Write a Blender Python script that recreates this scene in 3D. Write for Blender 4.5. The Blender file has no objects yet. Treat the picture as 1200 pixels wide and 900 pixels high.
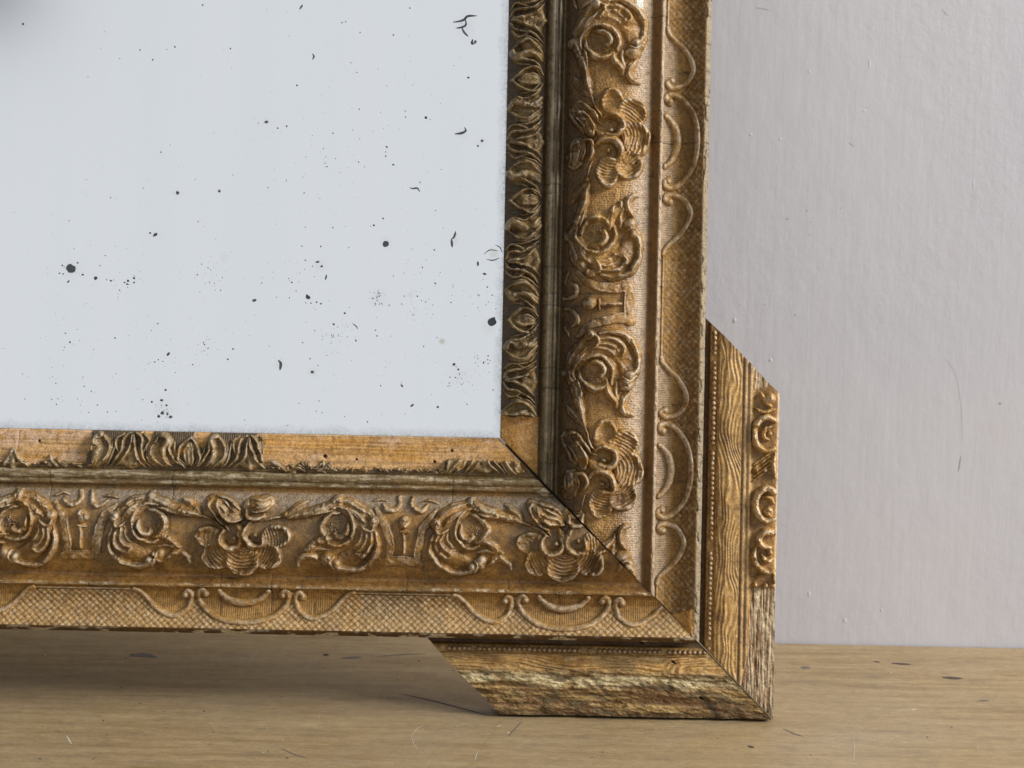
import bpy, math, random
import numpy as np
from mathutils import Matrix, Vector

random.seed(7)
RNG = np.random.RandomState(11)
SC = bpy.context.scene
COL = SC.collection
PX = 0.0004                     # one unit of the layout grid in metres
LEAN = math.radians(8.0)        # the mirror leans back against the wall
ROLL = math.radians(1.15)       # the camera is held slightly askew
WALL_Y = 0.137
BASE = 389.0                    # height of the frame centre above the foot, layout units
THICK = 24.0                    # thickness of the foot behind its face, layout units
Z0 = THICK * PX * math.sin(LEAN)
ROOT_M = Matrix.Translation((0, 0, Z0)) @ Matrix.Rotation(-LEAN, 4, 'X')

# ------------------------------------------------------------------ camera
cam_d = bpy.data.cameras.new('camera'); cam = bpy.data.objects.new('camera', cam_d); COL.objects.link(cam)
cam_d.lens = 67.5; cam_d.sensor_width = 36; cam_d.clip_start = 0.01; cam_d.clip_end = 50
cam.matrix_world = ROOT_M @ Matrix.Translation((0, -(2250 + 22) * PX, BASE * PX)) @ \
    Matrix.Rotation(math.radians(90), 4, 'X') @ Matrix.Rotation(ROLL, 4, 'Z')
cam_d.dof.use_dof = True; cam_d.dof.focus_distance = 0.9; cam_d.dof.aperture_fstop = 20
SC.camera = cam

# ------------------------------------------------------------------ light
W = bpy.data.worlds.new('World'); SC.world = W; W.use_nodes = True
W.node_tree.nodes['Background'].inputs[0].default_value = (0.80, 0.93, 1.10, 1)
W.node_tree.nodes['Background'].inputs[1].default_value = 0.27
def area(name, loc, target, sx, sy, watts, color):
    d = bpy.data.lights.new(name, 'AREA'); d.shape = 'RECTANGLE'; d.size = sx; d.size_y = sy
    d.energy = watts; d.color = color
    o = bpy.data.objects.new(name, d); COL.objects.link(o); o.location = loc
    o.rotation_euler = (Vector(target) - Vector(loc)).to_track_quat('-Z', 'Y').to_euler()
    return o
KEY = Vector((0.86, -0.30, 0.46)).normalized() * 3.1
area('window_light', KEY + Vector((0, 0, .15)), (0.0, 0, .15), 1.85, 1.08, 157, (1.0, 0.985, 0.975))
opp = ROOT_M @ Vector((-0.30, -2.7, 0.52))
area('reflection_fill_light', opp, ROOT_M @ Vector((-0.12, 0, 0.2)), 3.2, 2.6, 12.9, (1.0, 0.995, 0.98))  # added lamp behind the camera, gives the glass its pale reflection and some fill

vs = SC.view_settings
vs.view_transform = 'Standard'; vs.look = 'None'; vs.exposure = 0; vs.gamma = 1; vs.use_curve_mapping = False

# ------------------------------------------------------------------ noise and maths
TAB = RNG.rand(256, 256)
def vnoise(x, y, seed=0):
    x = np.asarray(x, float) + seed * 17.31; y = np.asarray(y, float) + seed * 9.77
    xi = np.floor(x).astype(int); yi = np.floor(y).astype(int)
    fx = x - xi; fy = y - yi
    fx = fx * fx * (3 - 2 * fx); fy = fy * fy * (3 - 2 * fy)
    g = lambda a, b: TAB[a & 255, b & 255]
    return (g(xi, yi) * (1 - fx) + g(xi + 1, yi) * fx) * (1 - fy) + (g(xi, yi + 1) * (1 - fx) + g(xi + 1, yi + 1) * fx) * fy
def fbm(x, y, seed=0, o=4):
    s = 0; a = 0.5
    for k in range(o):
        s = s + a * vnoise(x * 2 ** k, y * 2 ** k, seed + k); a *= 0.5
    return s / (1 - 0.5 ** o)
def sstep(a, b, x):
    t = np.clip((x - a) / (b - a), 0, 1); return t * t * (3 - 2 * t)
def mixc(c, d, f):
    f = np.clip(np.asarray(f), 0, 1)[..., None]
    return np.asarray(c) * (1 - f) + np.asarray(d) * f
def full(shape, c): return np.ones(shape + (3,)) * np.asarray(c)

# photograph-scale coordinates (x right, y down) to the frame plane (a right, d down)
CR, SR = math.cos(ROLL), math.sin(ROLL)
def ad(x, y):
    dx = np.asarray(x, float) - 600; dy = np.asarray(y, float) - 450
    return dx * CR + dy * SR, -dx * SR + dy * CR

# ------------------------------------------------------------------ node helpers
def new_mat(name):
    m = bpy.data.materials.new(name); m.use_nodes = True
    nt = m.node_tree; return m, nt, nt.nodes['Principled BSDF']
def N(nt, kind, **kw):
    n = nt.nodes.new(kind)
    for k, v in kw.items(): setattr(n, k, v)
    return n
def math_node(nt, op, a, b=None, c=None, clamp=False):
    n = N(nt, 'ShaderNodeMath', operation=op); n.use_clamp = clamp
    for i, v in enumerate((a, b, c)):
        if v is None: continue
        if isinstance(v, (int, float)): n.inputs[i].default_value = v
        else: nt.links.new(v, n.inputs[i])
    return n.outputs[0]
def noise_node(nt, vec, scale, detail=4, rough=0.55, distort=0):
    n = N(nt, 'ShaderNodeTexNoise'); n.inputs['Scale'].default_value = scale
    n.inputs['Detail'].default_value = detail; n.inputs['Roughness'].default_value = rough
    n.inputs['Distortion'].default_value = distort
    nt.links.new(vec, n.inputs['Vector']); return n.outputs[0]
def mapping(nt, vec, scale=(1, 1, 1), rot=(0, 0, 0), loc=(0, 0, 0)):
    n = N(nt, 'ShaderNodeMapping'); n.inputs['Scale'].default_value = scale
    n.inputs['Rotation'].default_value = rot; n.inputs['Location'].default_value = loc
    nt.links.new(vec, n.inputs['Vector']); return n.outputs[0]
def ramp(nt, fac, stops):
    n = N(nt, 'ShaderNodeValToRGB'); e = n.color_ramp.elements
    while len(e) > 1: e.remove(e[0])
    e[0].position = stops[0][0]; e[0].color = tuple(stops[0][1]) + (1,)
    for p, c in stops[1:]:
        k = e.new(p); k.color = tuple(c) + (1,)
    nt.links.new(fac, n.inputs[0]); return n.outputs[0]
def mix_node(nt, fac, a, b, mode='MIX'):
    n = N(nt, 'ShaderNodeMix', data_type='RGBA', blend_type=mode)
    for i, v in ((0, fac), (6, a), (7, b)):
        if isinstance(v, (int, float)): n.inputs[i].default_value = v
        elif isinstance(v, tuple): n.inputs[i].default_value = v + (1,)
        else: nt.links.new(v, n.inputs[i])
    return n.outputs[2]
def bump(nt, height, strength, dist, normal=None):
    n = N(nt, 'ShaderNodeBump'); n.inputs['Strength'].default_value = strength
    n.inputs['Distance'].default_value = dist; nt.links.new(height, n.inputs['Height'])
    if normal is not None: nt.links.new(normal, n.inputs['Normal'])
    return n.outputs[0]
def attr(nt, name, out):
    n = N(nt, 'ShaderNodeAttribute', attribute_name=name); return n.outputs[out]

# ------------------------------------------------------------------ materials
def gilt_material(name, rough=0.42, spec=0.5, metal=0.0, micro=0.5):
    m, nt, p = new_mat(name)
    obj = N(nt, 'ShaderNodeTexCoord').outputs['Object']
    col = attr(nt, 'col', 'Color'); rib = attr(nt, 'rib', 'Fac'); peb = attr(nt, 'peb', 'Fac'); al = attr(nt, 'along', 'Fac')
    n1 = noise_node(nt, obj, 420, 5, 0.6)
    n2 = noise_node(nt, obj, 1500, 3, 0.6)
    tone = ramp(nt, n1, [(0.3, (0.62, 0.58, 0.52)), (0.5, (1, 1, 1)), (0.72, (1.32, 1.3, 1.26))])
    c = mix_node(nt, 1.0, col, tone, 'MULTIPLY')
    c = mix_node(nt, 1.0, c, ramp(nt, n2, [(0.32, (0.6, 0.57, 0.53)), (0.5, (1, 1, 1)), (0.68, (1.3, 1.28, 1.25))]), 'MULTIPLY')
    # rubbed specks where the pale ground shows
    sp = ramp(nt, noise_node(nt, obj, 900, 4, 0.7), [(0.66, (0, 0, 0)), (0.72, (1, 1, 1))])
    c = mix_node(nt, math_node(nt, 'MULTIPLY', sp, 0.4), c, (0.48, 0.40, 0.28))
    nt.links.new(c, p.inputs['Base Color'])
    ro = math_node(nt, 'MULTIPLY_ADD', n1, 0.35, rough - 0.17)
    dry = attr(nt, 'dry', 'Fac')
    nt.links.new(math_node(nt, 'MULTIPLY_ADD', dry, 0.35, ro), p.inputs['Roughness'])
    p.inputs['Metallic'].default_value = metal
    nt.links.new(math_node(nt, 'MULTIPLY_ADD', dry, -0.75 * spec, spec), p.inputs['Specular IOR Level'])
    ribs = math_node(nt, 'MULTIPLY', math_node(nt, 'SINE', math_node(nt, 'MULTIPLY', al, 2.35)), rib)
    vor = N(nt, 'ShaderNodeTexVoronoi', feature='F1'); vor.inputs['Scale'].default_value = 1.0 / (2.6 * PX)
    nt.links.new(obj, vor.inputs['Vector'])
    pebh = math_node(nt, 'MULTIPLY', math_node(nt, 'SUBTRACT', 1.0, vor.outputs['Distance']), peb)
    b = bump(nt, ribs, 0.55, 0.00016)
    b = bump(nt, pebh, 0.8, 0.00035, b)
    b = bump(nt, n2, micro, 0.00018, b)
    b = bump(nt, n1, 0.35, 0.0005, b)
    nt.links.new(b, p.inputs['Normal'])
    return m
GILT = gilt_material('bronzed_gilt', rough=0.45, spec=0.48, metal=0.0)
DARK = gilt_material('blackened_gilt', rough=0.44, spec=0.5, metal=0.0)
RAW = gilt_material('raw_wood', rough=0.62, spec=0.3, micro=0.6)

def glass_material():
    m, nt, p = new_mat('old_silvered_glass')
    obj = N(nt, 'ShaderNodeTexCoord').outputs['Object']
    st = noise_node(nt, mapping(nt, obj, (38, 1, 3)), 1.0, 3, 0.5)
    c = ramp(nt, st, [(0.3, (0.90, 0.905, 0.91)), (0.6, (0.92, 0.92, 0.92)), (0.8, (0.915, 0.91, 0.90))])
    # grime creeping in from the two edges
    sep = N(nt, 'ShaderNodeSeparateXYZ'); nt.links.new(obj, sep.inputs[0])
    ex = math_node(nt, 'SUBTRACT', -15.5 * PX, sep.outputs[0])
    ez = math_node(nt, 'SUBTRACT', sep.outputs[2], (BASE - 61.5) * PX)
    e = math_node(nt, 'MINIMUM', ex, ez)
    wob = noise_node(nt, obj, 90, 5, 0.65)
    g = math_node(nt, 'MULTIPLY_ADD', wob, 0.0085, math_node(nt, 'MULTIPLY', e, -1.0))
    gf = ramp(nt, math_node(nt, 'MULTIPLY_ADD', g, 120, 0.0, clamp=True), [(0.12, (0, 0, 0)), (0.75, (1, 1, 1))])
    fine = ramp(nt, noise_node(nt, obj, 700, 5, 0.7), [(0.35, (0.2, 0.2, 0.2)), (0.65, (1, 1, 1))])
    gf2 = math_node(nt, 'MULTIPLY', math_node(nt, 'MULTIPLY', gf, fine), 0.75)
    c = mix_node(nt, gf2, c, (0.40, 0.41, 0.40))
    nt.links.new(c, p.inputs['Base Color'])
    p.inputs['Metallic'].default_value = 1.0
    nt.links.new(math_node(nt, 'MULTIPLY_ADD', gf2, 0.3, 0.15), p.inputs['Roughness'])
    return m
GLASS = glass_material()

def spot_material():
    m, nt, p = new_mat('perished_silvering')
    nt.links.new(attr(nt, 'col', 'Color'), p.inputs['Base Color'])
    p.inputs['Roughness'].default_value = 0.35; return m
SPOT = spot_material()

def wall_material():
    m, nt, p = new_mat('brushed_lilac_grey_paint')
    obj = N(nt, 'ShaderNodeTexCoord').outputs['Object']
    big = noise_node(nt, obj, 5, 4, 0.5)
    c = ramp(nt, big, [(0.3, (0.50, 0.487, 0.508)), (0.7, (0.55, 0.53, 0.538))])
    stain = ramp(nt, noise_node(nt, mapping(nt, obj, (1, 1, 1), loc=(3, 1, 2)), 22, 5, 0.6), [(0.62, (0, 0, 0)), (0.8, (1, 1, 1))])
    c = mix_node(nt, math_node(nt, 'MULTIPLY', stain, 0.25), c, (0.5, 0.44, 0.38))
    nt.links.new(c, p.inputs['Base Color'])
    p.inputs['Roughness'].default_value = 0.5; p.inputs['Specular IOR Level'].default_value = 0.35
    v1 = noise_node(nt, mapping(nt, obj, (900, 1, 110)), 1.0, 4, 0.6, 0.6)
    v2 = noise_node(nt, mapping(nt, obj, (260, 1, 22), rot=(0, 0.35, 0)), 1.0, 4, 0.6)
    v3 = noise_node(nt, obj, 160, 5, 0.65)
    v4 = ramp(nt, noise_node(nt, obj, 330, 3, 0.6), [(0.70, (0, 0, 0)), (0.80, (1, 1, 1))])
    zone = ramp(nt, noise_node(nt, mapping(nt, obj, (1, 1, 1), loc=(7.3, 0, 1.2)), 7, 2, 0.5), [(0.38, (.25, .25, .25)), (0.62, (1, 1, 1))])
    v3 = math_node(nt, 'MULTIPLY', v3, zone); v1 = math_node(nt, 'MULTIPLY', v1, zone)
    fine = noise_node(nt, obj, 900, 4, 0.7)
    b = bump(nt, v1, 0.09, 0.00025)
    b = bump(nt, fine, 0.10, 0.00025, b)
    v5 = noise_node(nt, mapping(nt, obj, (70, 1, 45), rot=(0, .8, 0)), 1.0, 3, 0.5)
    b = bump(nt, v5, 0.16, 0.002, b)
    b = bump(nt, v2, 0.14, 0.0008, b)
    b = bump(nt, v3, 0.30, 0.0008, b)
    b = bump(nt, v4, 0.12, 0.0003, b)
    nt.links.new(b, p.inputs['Normal']); return m
WALLM = wall_material()

def table_material():
    m, nt, p = new_mat('worn_waxed_pine')
    obj = N(nt, 'ShaderNodeTexCoord').outputs['Object']
    warp = noise_node(nt, mapping(nt, obj, (3, 9, 1)), 1.0, 3, 0.5)
    wv = N(nt, 'ShaderNodeCombineXYZ')
    sep = N(nt, 'ShaderNodeSeparateXYZ'); nt.links.new(obj, sep.inputs[0])
    nt.links.new(math_node(nt, 'MULTIPLY', sep.outputs[0], 9.0), wv.inputs[0])
    nt.links.new(math_node(nt, 'MULTIPLY_ADD', warp, 3.5, math_node(nt, 'MULTIPLY', sep.outputs[1], 75.0)), wv.inputs[1])
    g1 = noise_node(nt, wv.outputs[0], 1.0, 5, 0.6)
    g2 = noise_node(nt, mapping(nt, obj, (60, 700, 1)), 1.0, 6, 0.7)
    g3 = noise_node(nt, obj, 9, 4, 0.6)
    c = ramp(nt, g1, [(0.25, (0.30, 0.20, 0.085)), (0.5, (0.43, 0.30, 0.14)), (0.75, (0.50, 0.37, 0.20))])
    c = mix_node(nt, 0.34, c, ramp(nt, g2, [(0.32, (0.17, 0.11, 0.05)), (0.62, (0.43, 0.33, 0.20))]))
    mott = ramp(nt, noise_node(nt, obj, 130, 6, 0.7), [(0.3, (.84, .84, .84)), (0.7, (1.1, 1.1, 1.1))])
    c = mix_node(nt, 1.0, c, mott, 'MULTIPLY')
    sc_ = ramp(nt, noise_node(nt, mapping(nt, obj, (14, 150, 1), loc=(4, 2, 0)), 1.0, 5, 0.65), [(0.38, (.80, .77, .72)), (0.52, (.95, .95, .95)), (0.66, (1.0, 1.0, 1.0))])
    c = mix_node(nt, 1.0, c, sc_, 'MULTIPLY')
    c = mix_node(nt, ramp(nt, g3, [(0.4, (0, 0, 0)), (0.75, (.5, .5, .5))]), c, (0.38, 0.30, 0.20))
    pore = ramp(nt, noise_node(nt, mapping(nt, obj, (170, 2300, 1)), 1.0, 5, 0.7), [(0.34, (.72, .68, .62)), (0.5, (1, 1, 1)), (0.68, (1.12, 1.12, 1.1))])
    c = mix_node(nt, 1.0, c, pore, 'MULTIPLY')
    mot2 = ramp(nt, noise_node(nt, obj, 620, 5, 0.75), [(0.3, (.86, .85, .83)), (0.7, (1.12, 1.12, 1.12))])
    c = mix_node(nt, 1.0, c, mot2, 'MULTIPLY')
    # greyish ingrained dirt
    dirt = ramp(nt, noise_node(nt, mapping(nt, obj, (30, 90, 1)), 1.0, 5, 0.7), [(0.55, (0, 0, 0)), (0.72, (1, 1, 1))])
    c = mix_node(nt, math_node(nt, 'MULTIPLY', dirt, 0.5), c, (0.15, 0.115, 0.085))
    dots = ramp(nt, noise_node(nt, mapping(nt, obj, (260, 420, 1)), 1.0, 3, 0.6), [(0.735, (0, 0, 0)), (0.76, (1, 1, 1))])
    c = mix_node(nt, math_node(nt, 'MULTIPLY', dots, 0.3), c, (0.06, 0.045, 0.035))
    pale = ramp(nt, noise_node(nt, mapping(nt, obj, (340, 420, 1), rot=(0, 0, .5), loc=(5, 9, 0)), 1.0, 3, 0.6), [(0.735, (0, 0, 0)), (0.76, (1, 1, 1))])
    c = mix_node(nt, math_node(nt, 'MULTIPLY', pale, 0.35), c, (0.66, 0.58, 0.46))
    nt.links.new(c, p.inputs['Base Color'])
    nt.links.new(math_node(nt, 'MULTIPLY_ADD', g2, 0.25, 0.36), p.inputs['Roughness'])
    p.inputs['Specular IOR Level'].default_value = 0.4
    b = bump(nt, g2, 0.4, 0.0003); b = bump(nt, g1, 0.3, 0.0008, b)
    b = bump(nt, noise_node(nt, obj, 300, 4, 0.6), 0.15, 0.0004, b)
    nt.links.new(b, p.inputs['Normal']); return m
TABLEM = table_material()
def plain(name, col, rough=0.6, scale=60):
    m, nt, p = new_mat(name)
    obj = N(nt, 'ShaderNodeTexCoord').outputs['Object']
    n = noise_node(nt, obj, scale, 4)
    c = ramp(nt, n, [(0.3, tuple(0.75 * k for k in col)), (0.7, tuple(min(1, 1.2 * k) for k in col))])
    nt.links.new(c, p.inputs['Base Color']); p.inputs['Roughness'].default_value = rough
    nt.links.new(bump(nt, n, 0.3, 0.0005), p.inputs['Normal']); return m
BACKM = plain('backboard_pine', (0.20, 0.13, 0.07))
BLACK = plain('added_shape_black', (0.05, 0.05, 0.05), 0.5)

# ------------------------------------------------------------------ object helpers
def link(name, me, parent=None, mat=None, stuff=False, label=None):
    o = bpy.data.objects.new(name, me); COL.objects.link(o)
    if parent is not None: o.parent = parent
    if mat is not None: me.materials.append(mat)
    if stuff: o['kind'] = 'stuff'
    if label: o['label'] = label
    return o
def np_mesh(name, V, F, col=None, attrs=None, smooth=True):
    """V (n,3) metres, F (m,4) quads"""
    me = bpy.data.meshes.new(name)
    n, m = len(V), len(F); k = F.shape[1]
    me.vertices.add(n); me.vertices.foreach_set('co', np.ascontiguousarray(V, np.float32).ravel())
    me.loops.add(m * k); me.loops.foreach_set('vertex_index', np.ascontiguousarray(F, np.int32).ravel())
    me.polygons.add(m); me.polygons.foreach_set('loop_start', np.arange(0, m * k, k, dtype=np.int32))
    me.polygons.foreach_set('use_smooth', np.full(m, smooth))
    if col is not None:
        a = me.color_attributes.new('col', 'FLOAT_COLOR', 'POINT')
        c4 = np.ones((n, 4), np.float32); c4[:, :3] = col; a.data.foreach_set('color', c4.ravel())
    for k2, v in (attrs or {}).items():
        a = me.attributes.new(k2, 'FLOAT', 'POINT'); a.data.foreach_set('value', np.ascontiguousarray(v, np.float32).ravel())
    me.update(calc_edges=True); me.validate(); return me
def grid_mesh(name, A, D, C, col, attrs=None, mask=None, skirt=(None,) * 4, skirt_col=(0.10, 0.07, 0.04), back=False):
    """A, D, C arrays (n,m): right, down, out of the frame plane.  skirt: depth c for the sides i=0, i=-1, j=0, j=-1"""
    n, m = A.shape
    attrs = dict(attrs or {})
    for k in ('rib', 'peb', 'along', 'dry'): attrs.setdefault(k, np.zeros((n, m)))
    idx = np.arange(n * m).reshape(n, m)
    F = np.stack([idx[:-1, :-1], idx[1:, :-1], idx[1:, 1:], idx[:-1, 1:]], -1).reshape(-1, 4)
    if mask is not None: F = F[mask.reshape(-1)]
    # orientation: normals towards +c
    e1 = (A[1, 0] - A[0, 0], D[1, 0] - D[0, 0]); e2 = (A[0, 1] - A[0, 0], D[0, 1] - D[0, 0])
    flip = (e1[0] * -e2[1] + e1[1] * e2[0]) < 0
    if flip: F = F[:, ::-1]
    VA, VD, VC = [A.ravel()], [D.ravel()], [C.ravel()]; VCol = [col.reshape(-1, 3)]
    VX = {k: [v.ravel()] for k, v in attrs.items()}; FF = [F]; cnt = n * m
    borders = [(idx[0, :], False), (idx[-1, :], True), (idx[:, 0], True), (idx[:, -1], False)]
    corners = {}
    for bi, (b, rev) in enumerate(borders):
        if skirt[bi] is None: continue
        L = len(b)
        # duplicate top edge for a crisp arris, then the lower edge
        VA += [A.ravel()[b]] * 2; VD += [D.ravel()[b]] * 2; VC += [C.ravel()[b], np.full(L, float(skirt[bi]))]
        sc = np.asarray(skirt_col) * (0.7 + 0.6 * fbm(np.arange(L) * .15, np.full(L, bi * 3.1), bi))[:, None]
        VCol += [sc, sc]
        for k in VX: VX[k] += [np.zeros(2 * L)]
        t = cnt + np.arange(L); u = t + L; cnt += 2 * L
        q = np.stack([t[:-1], t[1:], u[1:], u[:-1]], -1)
        if rev != flip: q = q[:, ::-1]
        FF.append(q)
    if back:
        bc = min(s for s in skirt if s is not None)
        ks = [(0, 0), (0, -1), (-1, -1), (-1, 0)]
        VA.append(np.array([A[k] for k in ks])); VD.append(np.array([D[k] for k in ks])); VC.append(np.full(4, float(bc)))
        VCol.append(np.tile(np.asarray(skirt_col), (4, 1)))
        for k in VX: VX[k] += [np.zeros(4)]
        q = np.array([[cnt, cnt + 1, cnt + 2, cnt + 3]]); FF.append(q[:, ::-1] if flip else q); cnt += 4
    VA, VD, VC = map(np.concatenate, (VA, VD, VC)); VCol = np.concatenate(VCol); F = np.concatenate(FF)
    at = {k: np.concatenate(v) for k, v in VX.items()}
    used = np.zeros(len(VA), bool); used[F.ravel()] = True
    remap = np.cumsum(used) - 1; F = remap[F]
    V = np.stack([VA, -VC, BASE - VD], -1)[used] * PX
    return np_mesh(name, V, F, VCol[used], {k: v[used] for k, v in at.items()})

def spline(P, step=1.2):
    P = np.asarray(P, float)
    if len(P) < 3:
        n = max(2, int(np.hypot(*(P[1] - P[0])[:2]) / step)); t = np.linspace(0, 1, n)[:, None]; return P[0] * (1 - t) + P[-1] * t
    Q = np.vstack([2 * P[0] - P[1], P, 2 * P[-1] - P[-2]]); out = []
    for i in range(1, len(Q) - 2):
        n = max(2, int(np.hypot(*(Q[i + 1] - Q[i])[:2]) / step)); t = np.linspace(0, 1, n, endpoint=False)[:, None]
        a, b, c, d = Q[i - 1], Q[i], Q[i + 1], Q[i + 2]
        out.append(0.5 * ((2 * b) + (-a + c) * t + (2 * a - 5 * b + 4 * c - d) * t ** 2 + (-a + 3 * b - 3 * c + d) * t ** 3))
    out.append(P[-1:]); return np.vstack(out)

class Relief:
    """height field drawn with strokes, domes and petals over a patch, in (s, v) rail coordinates"""
    def __init__(self, s0, s1, v0, v1, step=0.7):
        self.s = np.arange(s0, s1 + step, step); self.v = np.arange(v0, v1 + step, step)
        self.S, self.V = np.meshgrid(self.s, self.v, indexing='ij'); self.H = np.zeros_like(self.S); self.step = step
    def win(self, cs, cv, r):
        i0, i1 = np.searchsorted(self.s, [cs - r, cs + r]); j0, j1 = np.searchsorted(self.v, [cv - r, cv + r])
        return slice(max(i0, 0), i1), slice(max(j0, 0), j1)
    def stroke(self, P, w, h, taper=(0.5, 0.5), power=0.6, groove=0.0):
        """P list of (s,v); w half width, h height; taper = width factor at start and end"""
        Q = spline(P); n = len(Q); t = np.linspace(0, 1, n)
        ws = w * np.interp(t, [0, .25, .7, 1], [taper[0], 1, 1, taper[1]]); hs = h * np.interp(t, [0, .25, .7, 1], [0.5 + .5 * taper[0], 1, 1, 0.5 + .5 * taper[1]])
        DN = np.full(self.H.shape, 9.0); HH = np.zeros_like(self.H)
        for (a, b), ww, hh in zip(Q[:, :2], ws, hs):
            W_ = self.win(a, b, ww + 1)
            d = np.sqrt((self.S[W_] - a) ** 2 + (self.V[W_] - b) ** 2) / ww
            m = d < DN[W_]
            DN[W_] = np.where(m, d, DN[W_]); HH[W_] = np.where(m, hh, HH[W_])
        z = HH * np.clip(1 - DN ** 2, 0, 1) ** power
        if groove: z = z - groove * np.exp(-((DN - .48) / .15) ** 2) * (DN < 1) * np.clip(HH / max(h, .1), 0, 1)
        self.H = np.maximum(self.H, z)
        return self
    def dome(self, cs, cv, rs, rv, h, ang=0, power=0.6, dent=0):
        R = max(rs, rv) + 1; W_ = self.win(cs, cv, R)
        x = self.S[W_] - cs; y = self.V[W_] - cv; c, s = math.cos(ang), math.sin(ang)
        e = ((x * c + y * s) / rs) ** 2 + ((-x * s + y * c) / rv) ** 2
        z = h * np.clip(1 - e, 0, 1) ** power
        if dent: z = z - dent * np.exp(-e * 9)
        self.H[W_] = np.maximum(self.H[W_], z); return self
    def petal(self, cs, cv, rs, rv, core, rim=7.0, inner=2.6, ang=0, pitch=4.2, ridge=0.9, off=0.0):
        R = max(rs, rv) + 2; W_ = self.win(cs, cv, R)
        S, V = self.S[W_], self.V[W_]
        x = S - cs; y = V - cv; c, s = math.cos(ang), math.sin(ang)
        e = np.sqrt(((x * c + y * s) / rs) ** 2 + ((-x * s + y * c) / rv) ** 2)
        e = e * (1 + 0.05 * (vnoise(S * .15, V * .15, int(cs)) - .5))
        rr = np.hypot(S - core[0], V - core[1])
        vx, vy = cs - core[0], cv - core[1]; out_ = ((S - cs) * vx + (V - cv) * vy) / (np.hypot(vx, vy) * max(rs, rv))
        z = inner + (rim - inner) * sstep(0.5, 0.93, e) * sstep(-.55, .25, out_) + 1.6 * sstep(-.2, -.8, out_) + 1.35 * ridge * np.sin(2 * np.pi * (rr + off + 1.2 * vnoise(S * .1, V * .1, 5)) / pitch) * (1 - sstep(.86, .97, e))
        z = z * (1 - sstep(0.955, 1.0, e))
        self.H[W_] = np.maximum(self.H[W_], np.where(e < 1, z, 0)); return self
    def cut(self, cs, cv, r, depth):
        W_ = self.win(cs, cv, r + 1)
        d2 = ((self.S[W_] - cs) ** 2 + (self.V[W_] - cv) ** 2) / r ** 2
        self.H[W_] = np.maximum(0, self.H[W_] - depth * np.clip(1 - d2, 0, 1)); return self

# ------------------------------------------------------------------ rail geometry
PV = np.array([0, 1.5, 6, 20, 40, 44, 45.5, 47, 49, 52, 55, 57, 58.5, 60.5, 62.5, 64.5, 66.5, 69, 74, 82, 92, 104, 116, 128, 140, 150, 158, 164, 168, 170, 172, 178.5, 180, 182, 184, 188, 196, 204, 214, 222, 228.5, 230, 231.5, 234, 237])
PC = np.array([5, 7, 8, 12, 15, 14, 14, 20, 24, 25.5, 24.5, 22, 21.5, 23.5, 22.5, 17, 15.5, 17, 22, 28, 33.5, 37.5, 39, 38.6, 36.5, 33.5, 30, 26.5, 24.5, 24.2, 25.5, 32.5, 33.5, 33, 28.5, 25.5, 23, 23.5, 28, 33.5, 38, 38.8, 38.5, 36.5, 32])
def prof(v): return np.interp(v, PV, PC)
PERR = 385.0; PERB = 374.0
FLR = float(ad(715, 550)[1])            # middle of the lowest flower on the upright rail, d coordinate
FLB = float(ad(662, 620)[0])            # middle of the last flower on the bottom rail, a coordinate
def sv_right(x, y):
    a, d = ad(x, y); return FLR - d, a + 12.7
class Rail:
    def __init__(s, kind): s.kind = kind
    def AD(s, S, V):
        """rail coords to plane: S measured from the flower nearest the mitre, away from the mitre"""
        if s.kind == 'R': return V - 12.7, FLR - S
        return FLB - S * (PERB / PERR), 64.3 + V * 0.985
    def S_mitre(s, V):
        if s.kind == 'R': return FLR - (64.3 + V * 0.985)
        return (FLB - (-12.7 + V)) * (PERR / PERB)
RR, RB = Rail('R'), Rail('B')

GOLD = np.array((0.43, 0.256, 0.084)); OCHRE = np.array((0.295, 0.155, 0.037)); UMBER = np.array((0.115, 0.056, 0.015))
BLK = np.array((0.038, 0.027, 0.016)); OLIVE = np.array((0.16, 0.115, 0.052)); GESSO = np.array((0.48, 0.40, 0.27)); PINE = np.array((0.56, 0.34, 0.155))
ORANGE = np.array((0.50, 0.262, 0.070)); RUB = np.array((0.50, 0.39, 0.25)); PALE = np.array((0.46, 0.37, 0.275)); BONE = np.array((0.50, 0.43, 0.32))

# boundary between the ribbed cartouches and the lattice on the outer panel
VB_S = [0, 17, 33, 44, 51.5, 54.5, 57, 60.5, 63, 67, 76, 85, 97, 109, 119, 126, 130, 193]
VB_V = [222, 221, 216.5, 209.5, 201, 194, 186, 186, 197, 207.5, 214, 216, 212.5, 205, 195, 189, 187, 187]
def fold(S):
    q = np.mod(S, PERR); return np.minimum(q, PERR - q)
def vb(S): return np.interp(fold(S), VB_S, VB_V)

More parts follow.
